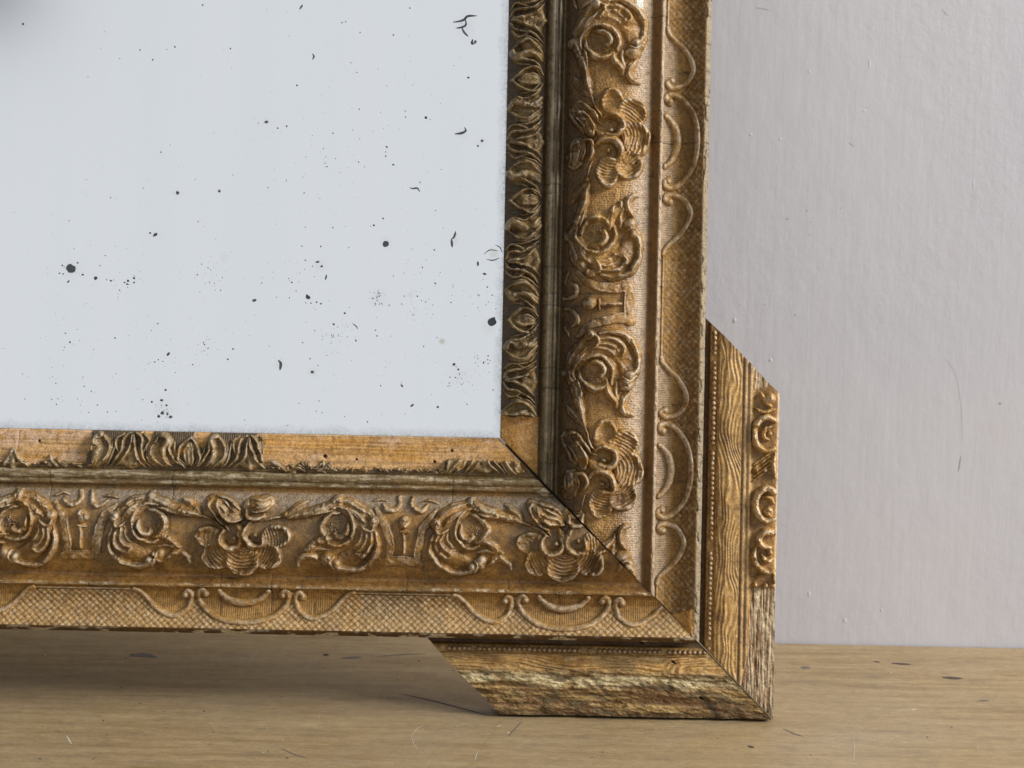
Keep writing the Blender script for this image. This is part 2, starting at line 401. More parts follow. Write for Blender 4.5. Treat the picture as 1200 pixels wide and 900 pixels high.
def gilt_colour(kind, S, V, H=None, seed=0):
    n = fbm(S / 55, V / 40, 3 + seed); n2 = fbm(S / 14, V / 10, 8 + seed); n3 = fbm(S / 5, V / 4, 21 + seed)
    f = 0.25 + 1.0 * (n - 0.3) + 0.5 * (n2 - .5)
    c = mixc(UMBER, OCHRE, sstep(0.0, 0.55, f)); c = mixc(c, GOLD, sstep(0.5, 1.0, f))
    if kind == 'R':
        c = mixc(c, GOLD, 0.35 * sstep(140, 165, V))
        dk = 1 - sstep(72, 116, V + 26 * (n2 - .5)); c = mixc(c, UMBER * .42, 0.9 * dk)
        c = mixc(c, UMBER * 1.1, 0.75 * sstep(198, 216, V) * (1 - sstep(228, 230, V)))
    else:
        dk = (1 - sstep(60, 84, V + 14 * (n2 - .5))); c = mixc(c, OLIVE, 0.6 * dk)
        c = mixc(c, BLK * 2, 0.55 * sstep(.52, .7, n))
        c = mixc(c, GOLD * 1.05, 0.45 * sstep(190, 226, V))
    if H is not None:
        r = sstep(0.35, 0.95, H) * sstep(0.42, 0.62, n3)
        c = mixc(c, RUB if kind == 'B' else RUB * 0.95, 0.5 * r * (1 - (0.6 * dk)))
    return c

root = bpy.data.objects.new('mirror', None); COL.objects.link(root); root.matrix_world = ROOT_M
root['label'] = 'antique mirror with a carved bronzed gilt frame and foxed glass, leaning on the table top'
root['category'] = 'mirror'
root.empty_display_size = 0.05

def torn(S):          # ragged upper limit of the surviving leaf moulding on the bare part of the bottom rail
    return 39.5 + 3.5 * (vnoise(S / 4, S * 0 + 3, 2) - .3) - 5 * sstep(.72, .8, vnoise(S / 9, S * 0 + 7, 4))
def gesso_mask(kind, A, D, V, S):
    """1 where the composition layer of the leaf moulding survives"""
    if kind == 'R':
        y = D + 450
        lim = 490 - 4 * vnoise(V / 5, V * 0, 9)
        return (y < lim).astype(float)
    x = A + 600 + 1.5
    m = (x > 109 - .35 * np.maximum(V - 18, 0) + 6 * (fbm(V / 7, V * 0, 1) - .5)) & (x < 303 + 14 * sstep(26, 43, V) + 4 * (fbm(V / 4, V * 0, 2) - .5))
    m &= ~((x > 166) & (x < 181) & (V < 11)); m &= ~((x > 229) & (x < 248) & (V < 16 + 6 * vnoise(V / 3, x / 3, 6)))
    m |= (x > 524) & (V > 26 + 3 * vnoise(S / 4, S * 0, 5)) 
    m |= (x < -60)
    m |= V > torn(S)
    return m.astype(float)

def base_rail(rail, name, label):
    k = rail.kind
    v = np.unique(np.concatenate([np.arange(0, 237, 1.15), PV]))
    v = v[np.concatenate([[True], np.diff(v) > 0.3])]; v[-1] = 237
    vis = 700 if k == 'B' else 800
    t = np.concatenate([np.arange(0, vis, 1.05), np.arange(vis, vis + 320, 5)])
    T, V = np.meshgrid(t, v, indexing='ij')
    gap = np.interp(V, [0, 30, 95, 125, 237], [1.6, 2.6, 2.3, 0.7, 0.5])
    if k == 'R': gap = gap * .45
    gap = gap + 0.5 * (vnoise(V / 6, V * 0, 3) - .5) * (V > 90)
    S = rail.S_mitre(V) + T + gap
    A, D = rail.AD(S, V)
    C = prof(V)
    g = gesso_mask(k, A, D, V, S) * (V < 44.2)
    bare = (1 - g) * (V < 44.2)
    C = C + np.where(V < 44.2, g * (2.6 - 0.0 * V), 0)
    # carved wood grain on the bare strip
    gr = fbm(S / 60, V / 2.2, 12, 3)
    C = C + bare * 0.7 * (gr - .5)
    for yy in ((9, 13.5, 18) if k == 'B' else ()): C = C - bare * 0.9 * np.exp(-((V - yy - 1.5 * (fbm(S / 80, V * 0, 2) - .5)) / 0.8) ** 2)
    # hand-made unevenness and worn arrises
    C = C + 0.9 * (fbm(S / 30, V / 25, 31) - .5) + 0.45 * (fbm(S / 4, V / 4, 41) - .5)
    ch = sstep(.60, .68, fbm(S / 9, V / 3, 51)) * np.exp(-((V - 181) / 2.6) ** 2) + sstep(.6, .66, fbm(S / 7, V / 3, 52)) * np.exp(-((V - 48.5) / 2.2) ** 2)
    C = C - 1.4 * ch
    edge_ch = sstep(.56, .62, fbm(S / 16, V / 5, 57)) * sstep(224, 229, V)
    C = C - 2.0 * edge_ch
    # craquelure across the rail
    cr = np.zeros_like(C); r = np.random.RandomState(5 if k == 'R' else 6)
    pos = -60.0
    while pos < 760:
        pos += r.uniform(9, 34) if k == 'R' else r.uniform(25, 70)
        v0 = r.choice([0, 45, 166, 180, 200, 225]); v1 = v0 + r.choice([12, 20, 45, 55, 72])
        line = pos + 2.0 * (vnoise(V / 9, V * 0, int(pos)) - .5)
        cr = np.maximum(cr, np.exp(-((S - line) / 0.55) ** 2) * (V > v0) * (V < v1))
    C = C - 1.1 * cr
    # ---- colour
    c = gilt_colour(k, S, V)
    n = fbm(S / 14, V / 10, 8); n4 = fbm(S / 40, V / 1.6, 61, 3)
    if k == 'R':
        c = mixc(c, OLIVE * .72, 0.85 * sstep(45, 47, V) * (1 - sstep(66, 70, V)))
        c = mixc(c, GESSO * .75, .45 * sstep(.55, .7, fbm(S / 30, V / 1.3, 63, 2)) * np.exp(-((V - 60.5) / 2.) ** 2))
        c = mixc(c, PALE, 0.62 * sstep(138, 158, V) * (1 - sstep(166, 169, V)))
        c = mixc(c, UMBER * 1.15, 0.9 * sstep(168, 169.5, V) * (1 - sstep(178, 179.5, V)))
        c = mixc(c, PALE, 0.8 * sstep(179, 180, V) * (1 - sstep(182.5, 184, V)))
        c = mixc(c, PALE * .9, 0.55 * sstep(183, 185, V) * (1 - sstep(192, 204, V)))
        c = mixc(c, GESSO * .5, 0.85 * sstep(229.3, 230, V + 2.2 * (vnoise(S / 12, V * 0, 77) - .5)))
        lo = sstep(-150, -215, S); 
        pt = ((S < -160 - (229 - V) * .35 + 3 * (fbm(S / 4, V / 4, 2) - .5)) & (V > 203) & (V < 229)).astype(float)
        c = mixc(c, ORANGE * .85, pt)
    else:
        c = mixc(c, OLIVE, 0.75 * sstep(45, 47, V) * (1 - sstep(60, 66, V)) * sstep(.2, .6, fbm(S / 90, V / 9, 81)))
        c = mixc(c, GESSO, .55 * sstep(.56, .64, fbm(S / 16, V / 1.5, 64, 3)) * sstep(45, 47, V) * (1 - sstep(61, 63, V)))
        c = mixc(c, GESSO, .75 * sstep(.5, .6, fbm(S / 25, V / 2, 65, 3)) * np.exp(-((V - 47.5) / 1.6) ** 2))
        c = mixc(c, ORANGE * .7, .55 * sstep(62, 64, V) * (1 - sstep(70, 74, V)) * sstep(.42, .58, fbm(S / 60, V / 9, 85)))
        c = mixc(c, PALE * .62, 0.7 * sstep(68, 71, V) * (1 - sstep(80, 96, V + 10 * (n - .5))))  # pale grey sheen along the upper torus, painted into the colour
        c = mixc(c, UMBER * 1.5, 0.75 * sstep(160, 168, V) * (1 - sstep(177, 179, V)))
        c = mixc(c, OCHRE, .5 * sstep(160, 168, V) * (1 - sstep(177, 179, V)) * sstep(.5, .65, n4))
        c = mixc(c, GESSO * 1.05, .85 * ch * (V > 170) + .6 * np.exp(-((V - 181) / 1.0) ** 2) * sstep(.45, .6, fbm(S / 18, V, 68)))
        c = mixc(c, OCHRE * .9, 0.35 * sstep(183, 185, V) * (V < vb(S)))
        c = mixc(c, UMBER * .8, sstep(230, 232, V)); c = mixc(c, GESSO * 1.1, edge_ch * .9)
    if k == 'R':
        da, dd = ad(749, 5); q = (np.abs(A - da) / 4.2) ** 3 + (np.abs(D - dd) / 9) ** 3 + .5 * (fbm(A / 3, D / 3, 5) - .5); c = mixc(c, (.62, .68, .58), 1 - sstep(.75, 1, q))
    c = mixc(c, BLK, 0.85 * cr)
    # bare pine
    pine = mixc(PINE, ORANGE, sstep(.35, .7, fbm(S / 70, V / 7, 91))); pine = mixc(pine, PINE * 0.55, .6 * sstep(.52, .62, fbm(S / 110, V / 1.7, 92, 3)))
    pine = mixc(pine, (.62, .45, .33), .5 * sstep(.55, .7, fbm(S / 30, V / 12, 93)))
    if k == 'R': pine = mixc(pine, ORANGE * 1.05, .6)
    c = mixc(c, pine, bare)
    c = mixc(c, (.085, .058, .030), 0.85 * g * (V < 43))
    if k == 'B':
        for hx, hy, hr in ((417, 538.5, 1.3), (509, 541.5, 1.8), (529, 528.5, 1.6), (380, 535, 2.2), (43, 517, 1.6), (358, 545, 1.3)):
            ha, hd = ad(hx, hy); q = np.hypot(A - ha, D - hd); c = mixc(c, BLK * .4, 1 - sstep(hr * .7, hr * 1.3, q)); C = C - 2 * (q < hr)
    c = mixc(c, BLK, np.clip(.75 * np.exp(-(T / 1.6)), 0, 1) * (V < 120))
    # yellow gesso chip at the mitre
    if k == 'B':
        ca, cd = ad(637, 577); q = np.abs(A - ca) / 9 + np.abs(D - cd) / 6 + .4 * (fbm(A / 3, D / 3, 5) - .5); c = mixc(c, GESSO, 1 - sstep(.8, .95, q))
    rib = ((V > 184) & (V < vb(S))).astype(float) * (0.9 if k == 'R' else .7) + 0.8 * g * (V < 42)
    if k == 'R': rib = np.maximum(rib, .5 * ((V > 92) & (V < 165)) + .8 * ((V > 184) & (V < 198)))
    peb = ((V > 68) & (V < (88 if k == 'B' else 167))).astype(float) * 0.9 + .25 * ((V >= 88) & (V < 165))
    mid = np.exp(-((fold(S) - 192) / 26) ** 2)     # cartouche ground is finely lined, not pebbled
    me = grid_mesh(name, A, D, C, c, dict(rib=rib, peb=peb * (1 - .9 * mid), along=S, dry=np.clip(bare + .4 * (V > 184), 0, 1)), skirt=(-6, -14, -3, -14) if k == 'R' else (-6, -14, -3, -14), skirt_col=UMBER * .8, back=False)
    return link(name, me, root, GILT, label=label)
railB = base_rail(RB, 'frame_rail', 'horizontal bottom rail with bare pine along the glass')
railR = base_rail(RR, 'frame_rail', 'upright right rail with blackened leaf moulding along the glass')

# ------------------------------------------------------------------ ornament placed on a rail
def blur(H, step, sig):
    n = int(3 * sig / step); k = np.exp(-(np.arange(-n, n + 1) * step) ** 2 / (2 * sig * sig)); k /= k.sum()
    P = np.pad(H, n); P = np.apply_along_axis(lambda r: np.convolve(r, k, 'same'), 0, P); P = np.apply_along_axis(lambda r: np.convolve(r, k, 'same'), 1, P)
    return P[n:-n, n:-n]
def fuse(H, step, sig=3.0):
    B = blur(H, step, sig)
    out = 0.80 * H + 0.75 * B
    edge = sstep(0.9, 2.6, np.maximum(H, B * 1.05))     # keeps the outline crisp
    return out * edge
def put(rail, parent, name, rel, off=0.0, mirror=False, hs=1.0, seed=0, mat=GILT, colour=None, lift=0.0, clip=True, label=None, stuff=False, vbase=None, rough=0.35, warp=True):
    S = (-rel.S if mirror else rel.S) + off; V = rel.V; H = rel.H * hs
    if clip:
        lim = rail.S_mitre(V) + 0.9
        if (S > lim).sum() == 0: return None
    if warp:
        g = fbm(S / 17, V / 17, 101 + 7 * seed, 3) - .5; h_ = fbm(S / 17 + 40, V / 17, 105 + 7 * seed, 3) - .5
        fi = np.clip(np.arange(H.shape[0])[:, None] + g * 6 / rel.step, 0, H.shape[0] - 1.001); fj = np.clip(np.arange(H.shape[1])[None] + h_ * 5 / rel.step, 0, H.shape[1] - 1.001)
        i0 = fi.astype(int); j0 = fj.astype(int); a_ = fi - i0; b_ = fj - j0
        H = (H[i0, j0] * (1 - a_) + H[i0 + 1, j0] * a_) * (1 - b_) + (H[i0, j0 + 1] * (1 - a_) + H[i0 + 1, j0 + 1] * a_) * b_
        H = H * (1 - .38 * sstep(.52, .72, fbm(S / 13, V / 13, 111 + 3 * seed)))
    keep = H > 0.25
    if clip: keep &= S > lim
    k4 = keep[:-1, :-1] & keep[1:, :-1] & keep[:-1, 1:] & keep[1:, 1:] if clip and (S <= lim).any() else (keep[:-1, :-1] | keep[1:, :-1] | keep[:-1, 1:] | keep[1:, 1:])
    if k4.sum() < 8: return None
    hm = max(H.max(), 1e-3)
    Hn = H + rough * 2.4 * (fbm(S / 2.6, V / 2.6, 71 + seed) - .5) * (H > .5) + 1.7 * (fbm(S / 9, V / 9, 72 + seed) - .5) * np.clip(H / 4, 0, 1)
    base = prof(V) if vbase is None else vbase(S, V)
    C = base + lift + np.where(H > 0.25, Hn, -1.4)
    A, D = rail.AD(S, V)
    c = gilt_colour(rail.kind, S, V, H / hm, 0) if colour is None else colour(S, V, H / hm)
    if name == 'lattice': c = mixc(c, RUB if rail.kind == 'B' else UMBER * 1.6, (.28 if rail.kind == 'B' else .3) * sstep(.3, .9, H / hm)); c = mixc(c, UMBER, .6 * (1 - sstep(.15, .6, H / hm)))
    if name != 'lattice':
        crest = sstep(.2, .95, H - blur(H, rel.step, 1.7)) * sstep(.32, .66, .6 * fbm(S / 4.5, V / 4.5, 77) + .4 * fbm(S / 26, V / 20, 78)) * np.clip(H, 0, 1)  # pale worn ridge lines, also painted in as highlights on the crests
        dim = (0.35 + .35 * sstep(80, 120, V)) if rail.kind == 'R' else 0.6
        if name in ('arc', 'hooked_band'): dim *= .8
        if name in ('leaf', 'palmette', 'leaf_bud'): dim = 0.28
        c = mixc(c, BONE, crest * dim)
    me = grid_mesh(name, A, D, C, c, dict(along=S, dry=np.full(S.shape, .55 if name == 'lattice' else 0.0)), mask=k4)
    return link(name, me, parent, mat, label=label, stuff=stuff)

def cv(ox, oy):      # close-up tracing coordinates (8.571 per unit) to rail coords
    def f(*pts):
        out = []
        for X, Y in pts:
            s, v = sv_right(ox + X / 8.571, oy + Y / 8.571); out.append((float(s), float(v)))
        return out
    return f
K = 1 / 8.571
# --- C-scroll with acanthus (traced on the upright rail)
def make_scroll():
    r = Relief(40, 196, 70, 166, .58); c = cv(640, 370)
    def st(pts, w, h, **k): r.stroke(c(*pts), w * K, h, groove=(1.5 if 24 < w < 60 else 0), **k)
    def dm(x, y, rx, ry, h, **k):
        (s, v), = c((x, y)); r.dome(s, v, ry * K, rx * K, h, **k)
    # low bodies
    st([(430, 330), (600, 290), (760, 400), (800, 540)], 105, 3.2, taper=(.6, .7), power=.35)
    st([(300, 520), (330, 400), (450, 330)], 80, 3.6, taper=(.6, .7), power=.4)
    # outer C
    st([(530, 185), (620, 160), (710, 172), (800, 215), (870, 285), (912, 380), (912, 490), (885, 570), (840, 605)], 34, 8.2, taper=(.5, 1.1), power=.55)
    dm(845, 590, 62, 52, 9.5)
    st([(770, 620), (830, 655), (905, 610)], 22, 9, taper=(.6, .6))
    dm(800, 690, 82, 66, 8.0)
    # leaf lobes inside the C
    st([(520, 235), (640, 225), (730, 270), (775, 340), (745, 385)], 30, 7.4, taper=(.6, 1.0))
    st([(500, 290), (600, 275), (690, 320), (720, 370)], 28, 6.6, taper=(.6, 1.1))
    st([(480, 330), (570, 325), (650, 365), (665, 385)], 22, 5.6, taper=(.6, 1.0))
    # volute
    st([(285, 640), (268, 560), (300, 480), (380, 425), (480, 405), (580, 430), (645, 500), (668, 590), (640, 670)], 26, 8.6, taper=(.7, .7))
    st([(430, 470), (500, 470), (560, 505), (580, 565), (550, 610)], 34, 8.2, taper=(.6, .7))
    st([(345, 640), (400, 710), (470, 745), (540, 720), (600, 660)], 34, 7.4, taper=(.5, .6))
    st([(330, 560), (340, 630), (380, 690)], 22, 6.0)
    # knob and swept leaf on the sight side
    dm(425, 205, 62, 58, 11, dent=2.0)
    st([(460, 190), (515, 230), (500, 290), (470, 330)], 20, 10, taper=(.7, .7))
    st([(400, 220), (300, 310), (240, 430), (215, 520)], 48, 6.6, taper=(.8, .5))
    st([(440, 290), (340, 370), (285, 470)], 22, 8.0)
    st([(360, 250), (280, 350), (240, 440)], 18, 8.4)
    st([(410, 330), (330, 420), (290, 500)], 15, 7.4)
    # stem running down to the flower
    dm(205, 570, 68, 62, 7.5)
    st([(215, 590), (262, 680), (300, 790), (330, 900), (350, 1010), (378, 1095)], 46, 8.6, taper=(.8, .45))
    st([(310, 640), (335, 760), (345, 860)], 16, 8.8)
    st([(215, 900), (260, 990), (310, 1060), (370, 1100)], 40, 5.0, taper=(.4, .5))
    # tails towards the flower
    st([(600, 640), (600, 740), (640, 810), (690, 870), (700, 910)], 40, 7.4, taper=(.5, .5))
    st([(700, 660), (690, 760), (720, 850)], 22, 5.2)
    st([(830, 760), (770, 830), (760, 910), (800, 965), (860, 985)], 36, 7.0, taper=(.4, .6))
    (s, v), = c((495, 620)); 
    for k in range(34):
        a = random.random() * 6.28; q = random.random() ** .5 * 8.5
        r.dome(s + q * math.sin(a) * .8, v + q * math.cos(a), .9, .9, 3.4 + random.random(), power=.7)
    return r
def make_flower():
    r = Relief(-62, 60, 70, 168, .62); c = cv(640, 475)
    def st(pts, w, h, **k): r.stroke(c(*pts), w * K, h, groove=(1.3 if 30 < w < 60 else 0), **k)
    (core,) = c((610, 640))
    def pt(x, y, rx, ry, **k):
        (s, v), = c((x, y)); r.petal(s, v, ry * K, rx * K, core, **k)
    pt(586, 290, 118, 150, rim=7.5, ang=0.1, pitch=5.5, ridge=.35)
    pt(546, 978, 118, 150, rim=7.5, ang=-0.1, pitch=3.6)
    pt(782, 372, 148, 150, rim=8.2, pitch=4.0)
    pt(758, 905, 148, 150, rim=8.2, pitch=4.0)
    pt(826, 640, 150, 172, rim=8.6, pitch=4.0)
    # curls at the heart
    st([(500, 440), (560, 408), (650, 432), (692, 505), (662, 585), (590, 615), (520, 590)], 34, 11.5, taper=(.5, .6))
    (s, v), = c((600, 545)); r.dome(s - 1, v - 3, 3.2, 3.6, 7.5)
    st([(395, 730), (470, 670), (560, 650), (640, 700), (672, 780), (640, 850), (560, 850)], 36, 11, taper=(.4, .7))
    (s, v), = c((570, 770)); r.dome(s, v - 3, 3.4, 3.4, 7)
    st([(430, 560), (520, 620), (600, 640)], 44, 7)
    st([(380, 380), (440, 450), (510, 500)], 12, 7); st([(380, 200), (430, 340), (510, 470)], 12, 7, taper=(1, .6))
    st([(400, 860), (360, 960), (340, 1040)], 13, 6)
    (s, v), = c((335, 1060)); r.dome(s, v, 4, 4, 6)
    return r
def make_bud(which):
    r = Relief(-52, 52, 64, 125, .62); c = cv(640, 475)
    def st(pts, w, h, **k): r.stroke(c(*pts), w * K, h, groove=(1.6 if w > 80 else 0), **k)
    if which == 0:
        st([(215, 300), (290, 400), (350, 520), (375, 600)], 88, 9.0, taper=(.75, .45), power=.7)
        st([(230, 350), (300, 370), (370, 450), (400, 540), (385, 620)], 22, 14, taper=(.6, .6))
        st([(200, 300), (260, 270), (330, 310), (420, 400), (450, 470)], 20, 11.5, taper=(.6, .6))
        st([(170, 380), (230, 500), (300, 590)], 18, 9.5); st([(210, 400), (270, 480), (320, 560)], 12, 12)
        st([(250, 330), (300, 430), (350, 540)], 9, 14.5); st([(170, 330), (200, 430), (250, 530)], 12, 10.5)
    else:
        st([(250, 690), (240, 790), (215, 880)], 100, 9.0, taper=(.8, .7), power=.7); st([(310, 690), (320, 780), (280, 870)], 11, 13); st([(210, 690), (225, 790), (200, 880)], 11, 12)
        st([(300, 660), (370, 680), (395, 780), (360, 850)], 22, 13.5, taper=(.6, .6))
        st([(180, 700), (190, 800), (170, 880)], 16, 11); st([(240, 680), (265, 780), (240, 880)], 11, 13)
    return r
def make_vase():
    r = Relief(150, 236, 70, 166); c = cv(640, 300)
    def st(pts, w, h, **k): r.stroke(c(*pts), w * K, h, **k)
    (s, v), = c((430, 480)); r.dome(s, v, 7.6, 8.8, 10.5, power=.5)
    st([(522, 440), (526, 535)], 15, 7.5, taper=(.8, .8)); st([(545, 482), (650, 490), (745, 498)], 22, 6, taper=(.9, .9))
    return r
def make_ribbon():
    r = Relief(120, 265, 70, 168); c = cv(640, 300)
    def st(pts, w, h, **k): r.stroke(c(*pts), w * K, h, **k)
    for m in (1, -1):
        f = lambda P: [(x, 490 + m * (y - 490)) for x, y in P]
        st(f([(300, 180), (420, 262), (540, 318), (680, 345), (800, 340)]), 46, 4.6, taper=(.5, 1), power=.28)
        st(f([(430, 295), (540, 350), (680, 378), (770, 374)]), 12, 5.6, taper=(.6, 1))
        st(f([(255, 265), (310, 320), (305, 385), (250, 430), (180, 430)]), 30, 6.5, taper=(.5, .8))
        st(f([(230, 160), (205, 240), (215, 300)]), 18, 4)
    st([(832, 330), (832, 655)], 50, 4.6, taper=(1, 1), power=.28)
    st([(782, 350), (782, 640)], 9, 5.4, taper=(1, 1))
    return r
SCROLL, FLOWER, BUD0, BUD1, VASE, RIBBON = make_scroll(), make_flower(), make_bud(0), make_bud(1), make_vase(), make_ribbon()
for _r, _g in ((SCROLL, 2.4), (FLOWER, 1.8), (BUD0, 2.0), (BUD1, 2.0), (VASE, 1.5)): _r.H = fuse(_r.H, _r.step, _g) * 1.12
VAS = float(cv(640, 300)((430, 490))[0][0])       # s of the vase axis
for rail, par, kk in ((RR, railR, range(-1, 3)), (RB, railB, range(-1, 3))):
    for k in kk:
        off = k * PERR; sd = k + 5 * (rail.kind == 'B')
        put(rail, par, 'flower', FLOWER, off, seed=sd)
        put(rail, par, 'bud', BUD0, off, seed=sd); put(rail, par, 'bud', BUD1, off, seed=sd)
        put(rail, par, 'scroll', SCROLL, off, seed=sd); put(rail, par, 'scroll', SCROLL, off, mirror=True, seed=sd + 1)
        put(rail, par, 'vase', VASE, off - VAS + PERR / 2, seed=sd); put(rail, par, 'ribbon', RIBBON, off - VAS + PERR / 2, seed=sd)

# --- outer panel: arcs and lattice
def arc_rel(kind):
    if kind == 0:
        r = Relief(-62, 62, 178, 230)
        h_ = [(45.5, 191), (48.5, 187.5), (53, 188.5), (54.5, 194), (51.5, 202), (44, 210), (33, 217), (17, 221.5)]; q = h_ + [(0, 222.7)] + [(-a, b) for a, b in h_[::-1]]
        r.stroke(q, 4.0, 5.2, taper=(1.2, 1.2), power=.7); r.dome(46.5, 191, 4.6, 4.6, 7.2); r.dome(-46.5, 191, 4.6, 4.6, 7.2)
    elif kind == 1:
        r = Relief(-40, 40, 178, 215)
        r.stroke([(30, 187), (26, 191), (17, 197.5), (0, 201), (-17, 197.5), (-26, 191), (-30, 187)], 5.0, 6.0, taper=(.7, .7)); r.dome(29, 187.5, 3.8, 3.8, 5.6); r.dome(-29, 187.5, 3.8, 3.8, 5.6)
    else:
        r = Relief(52, 334, 178, 230)
        h = [(71, 192.5), (67.5, 188.5), (63.2, 191), (63, 198), (67, 208), (76, 214.5), (85, 216.5), (97, 213), (109, 205.5), (119, 195), (126, 189), (132, 187)]
        r.stroke(h, 3.9, 5.2, power=.7, taper=(1.2, .9)); r.stroke([(PERR - a, b) for a, b in h], 3.9, 5.2, power=.7, taper=(1.3, .9))
        r.dome(70.5, 193, 4.6, 4.6, 7.2); r.dome(PERR - 70.5, 193, 4.6, 4.6, 7.2)
        r.stroke([(131, 187), (PERR - 131, 187)], 1.9, 2.6, taper=(1, 1))
    return r
ARC0, ARC1, ARC2 = arc_rel(0), arc_rel(1), arc_rel(2)
for rail, par in ((RR, railR), (RB, railB)):
    for k in (-1, 0, 1):
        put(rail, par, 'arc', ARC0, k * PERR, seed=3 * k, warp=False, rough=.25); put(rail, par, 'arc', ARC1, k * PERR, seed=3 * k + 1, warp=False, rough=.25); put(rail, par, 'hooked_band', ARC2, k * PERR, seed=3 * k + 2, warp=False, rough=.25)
for rail, par in ((RR, railR), (RB, railB)):
    r = Relief(-250 if rail.kind == 'R' else -190, 700, 185, 229.3, 0.75)
    S, V = r.S, r.V
    p = 8.0
    u1 = (S * .95 + (V - 229) * 1.12 + 2.2 * fbm(S / 16, V / 16, 3)) / p; u2 = (S * .95 - (V - 229) * 1.12 + 2.2 * fbm(S / 16, V / 16, 4)) / p
    z = np.abs(np.sin(np.pi * u1) * np.sin(np.pi * u2)) ** .33
    lost = (S < -160 - (229 - V) * .35 + 3 * (fbm(S / 4, V / 4, 2) - .5)) & (V > 203) & (rail.kind == 'R')
    r.H = np.where((V > vb(S) + 1.0) & ~lost, 0.35 + (1.9 if rail.kind == 'B' else 1.2) * z * (0.75 + .5 * fbm(S / 8, V / 8, 9)), 0)
    put(rail, par, 'lattice', r, 0, stuff=True, rough=.3, warp=False)

# --- leaf moulding next to the glass
def leafset(kind):
    """kind 0: pointed bud, 1: palmette, 2: curled leaf (local s from the bud axis; palmette axis at +-70)"""
    f = lambda P: [((1130 - x) * K, (y - 145) * K * 1.02) for x, y in P]
    r = {0: Relief(-20, 20, 0, 46, .7), 1: Relief(32, 108, 0, 46, .7), 2: Relief(2, 60, 0, 46, .7)}[kind]
    def st(P, w, h, both=None, **k):
        Q = f(P); r.stroke(Q, w * K, h, **k)
        if both is not None: r.stroke([(2 * both - a, b) for a, b in Q], w * K, h, **k)
    if kind == 0:
        st([(1135, 190), (1060, 270), (1015, 360), (1020, 440), (1085, 500)], 20, 6.5, both=0, taper=(.7, .5))
        st([(1128, 250), (1090, 330), (1085, 420), (1110, 470)], 17, 5, both=0); st([(1130, 330), (1130, 460)], 16, 4.5)
        r.dome(0, 26, 9, 15, 3.5)
    elif kind == 1:
        ax = 69.5
        st([(543, 190), (562, 300), (600, 400), (690, 495)], 19, 6.6, both=ax, taper=(.6, .4))
        st([(560, 165), (625, 215), (640, 330), (670, 400), (745, 490)], 18, 6.2, both=ax, taper=(.6, .4))
        st([(640, 170), (700, 225), (690, 300), (650, 360)], 17, 5.2, both=ax)
        st([(540, 330), (540, 480)], 45, 3.2, taper=(.3, 1)); r.dome(ax, 38, 14, 6, 3)
    else:
        st([(850, 185), (905, 225), (868, 320), (880, 410), (950, 485)], 42, 6.8, taper=(.8, .35))
        st([(905, 190), (935, 240), (925, 330), (990, 440), (1080, 500)], 15, 7.4, taper=(.7, .4))
        st([(810, 195), (752, 290), (760, 390), (870, 497)], 20, 6.6, taper=(.6, .4))
        st([(730, 240), (725, 350), (780, 460)], 13, 5); st([(965, 250), (985, 350), (1035, 430), (1110, 490)], 13, 5.6); st([(690, 215), (695, 330), (730, 430), (800, 500)], 13, 5.2); st([(860, 330), (850, 420), (905, 495)], 13, 5); st([(830, 250), (800, 380), (900, 480)], 70, 2.2, power=.3)
    return r
LEAVES = [leafset(i) for i in range(3)]
for _r in LEAVES: _r.H = fuse(_r.H, _r.step, 2.1) * 1.25
def leafcol(kind):
    def g(S, V, H):
        n = fbm(S / 9, V / 7, 14); base = mixc((.115, .070, .028), (.24, .155, .060), sstep(.25, .65, n))
        if kind == 'B': base = mixc(base, GOLD * .8, .75 * sstep(.42, .6, fbm(S / 22, V / 30, 15)) * sstep(.2, .7, V / 45))
        return mixc(base, np.array((.34, .29, .21)), .45 * sstep(.45, 1, H) * sstep(.4, .65, fbm(S / 5, V / 5, 16)))
    return g
def put_leaf(rail, par, kind, axis_s, mirror=False, hs=1.0, vmin=None, seed=0):
    src = LEAVES[kind]; r = Relief.__new__(Relief); r.s, r.v, r.S, r.V, r.step = src.s, src.v, src.S, src.V, src.step; r.H = src.H.copy()
    if vmin is not None:
        Sg = (-r.S if mirror else r.S) + axis_s
        r.H = np.where(r.V > vmin(Sg), r.H, 0)
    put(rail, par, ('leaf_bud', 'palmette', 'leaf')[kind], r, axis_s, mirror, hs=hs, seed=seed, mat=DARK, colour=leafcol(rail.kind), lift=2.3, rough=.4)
PER_L = 141.0
b0 = float(FLR - ad(610, 375)[1])      # s of a bud on the upright rail
for k in range(-1, 6):
    ax = b0 + k * PER_L * 1.0
    lim = FLR - (490 - 450)            # composition ends here
    vm = (lambda S: np.where(S > lim + 3 * vnoise(S / 3, S * 0, 3), -1, 99))
    hs = 1.45
    put_leaf(RR, railR, 0, ax, hs=hs, vmin=vm, seed=k); put_leaf(RR, railR, 1, ax, hs=hs, vmin=vm, seed=k)
    put_leaf(RR, railR, 2, ax, hs=hs, vmin=vm, seed=k); put_leaf(RR, railR, 2, ax, True, hs=hs, vmin=vm, seed=k + 3)
bb = float((FLB - ad(221, 530)[0]) * PERR / PERB)
fs = PERR / PERB
vis_mask = lambda S: np.where((S > float((FLB - ad(308, 530)[0]) * fs)) & (S < float((FLB - ad(106, 530)[0]) * fs)), -1, torn(S) - 1.5)
for k in range(-4, 4):
    ax = bb + k * 138 * fs
    for kind, mi in ((0, False), (1, False), (2, False), (2, True)):
        if k >= 0 or True:
            sp = lambda S: np.where(S < float((FLB - ad(524, 545)[0]) * fs), 25 + 3 * vnoise(S / 4, S * 0, 5), vis_mask(S))
            put_leaf(RB, railB, kind, ax, mi, hs=1.0, vmin=sp, seed=k)

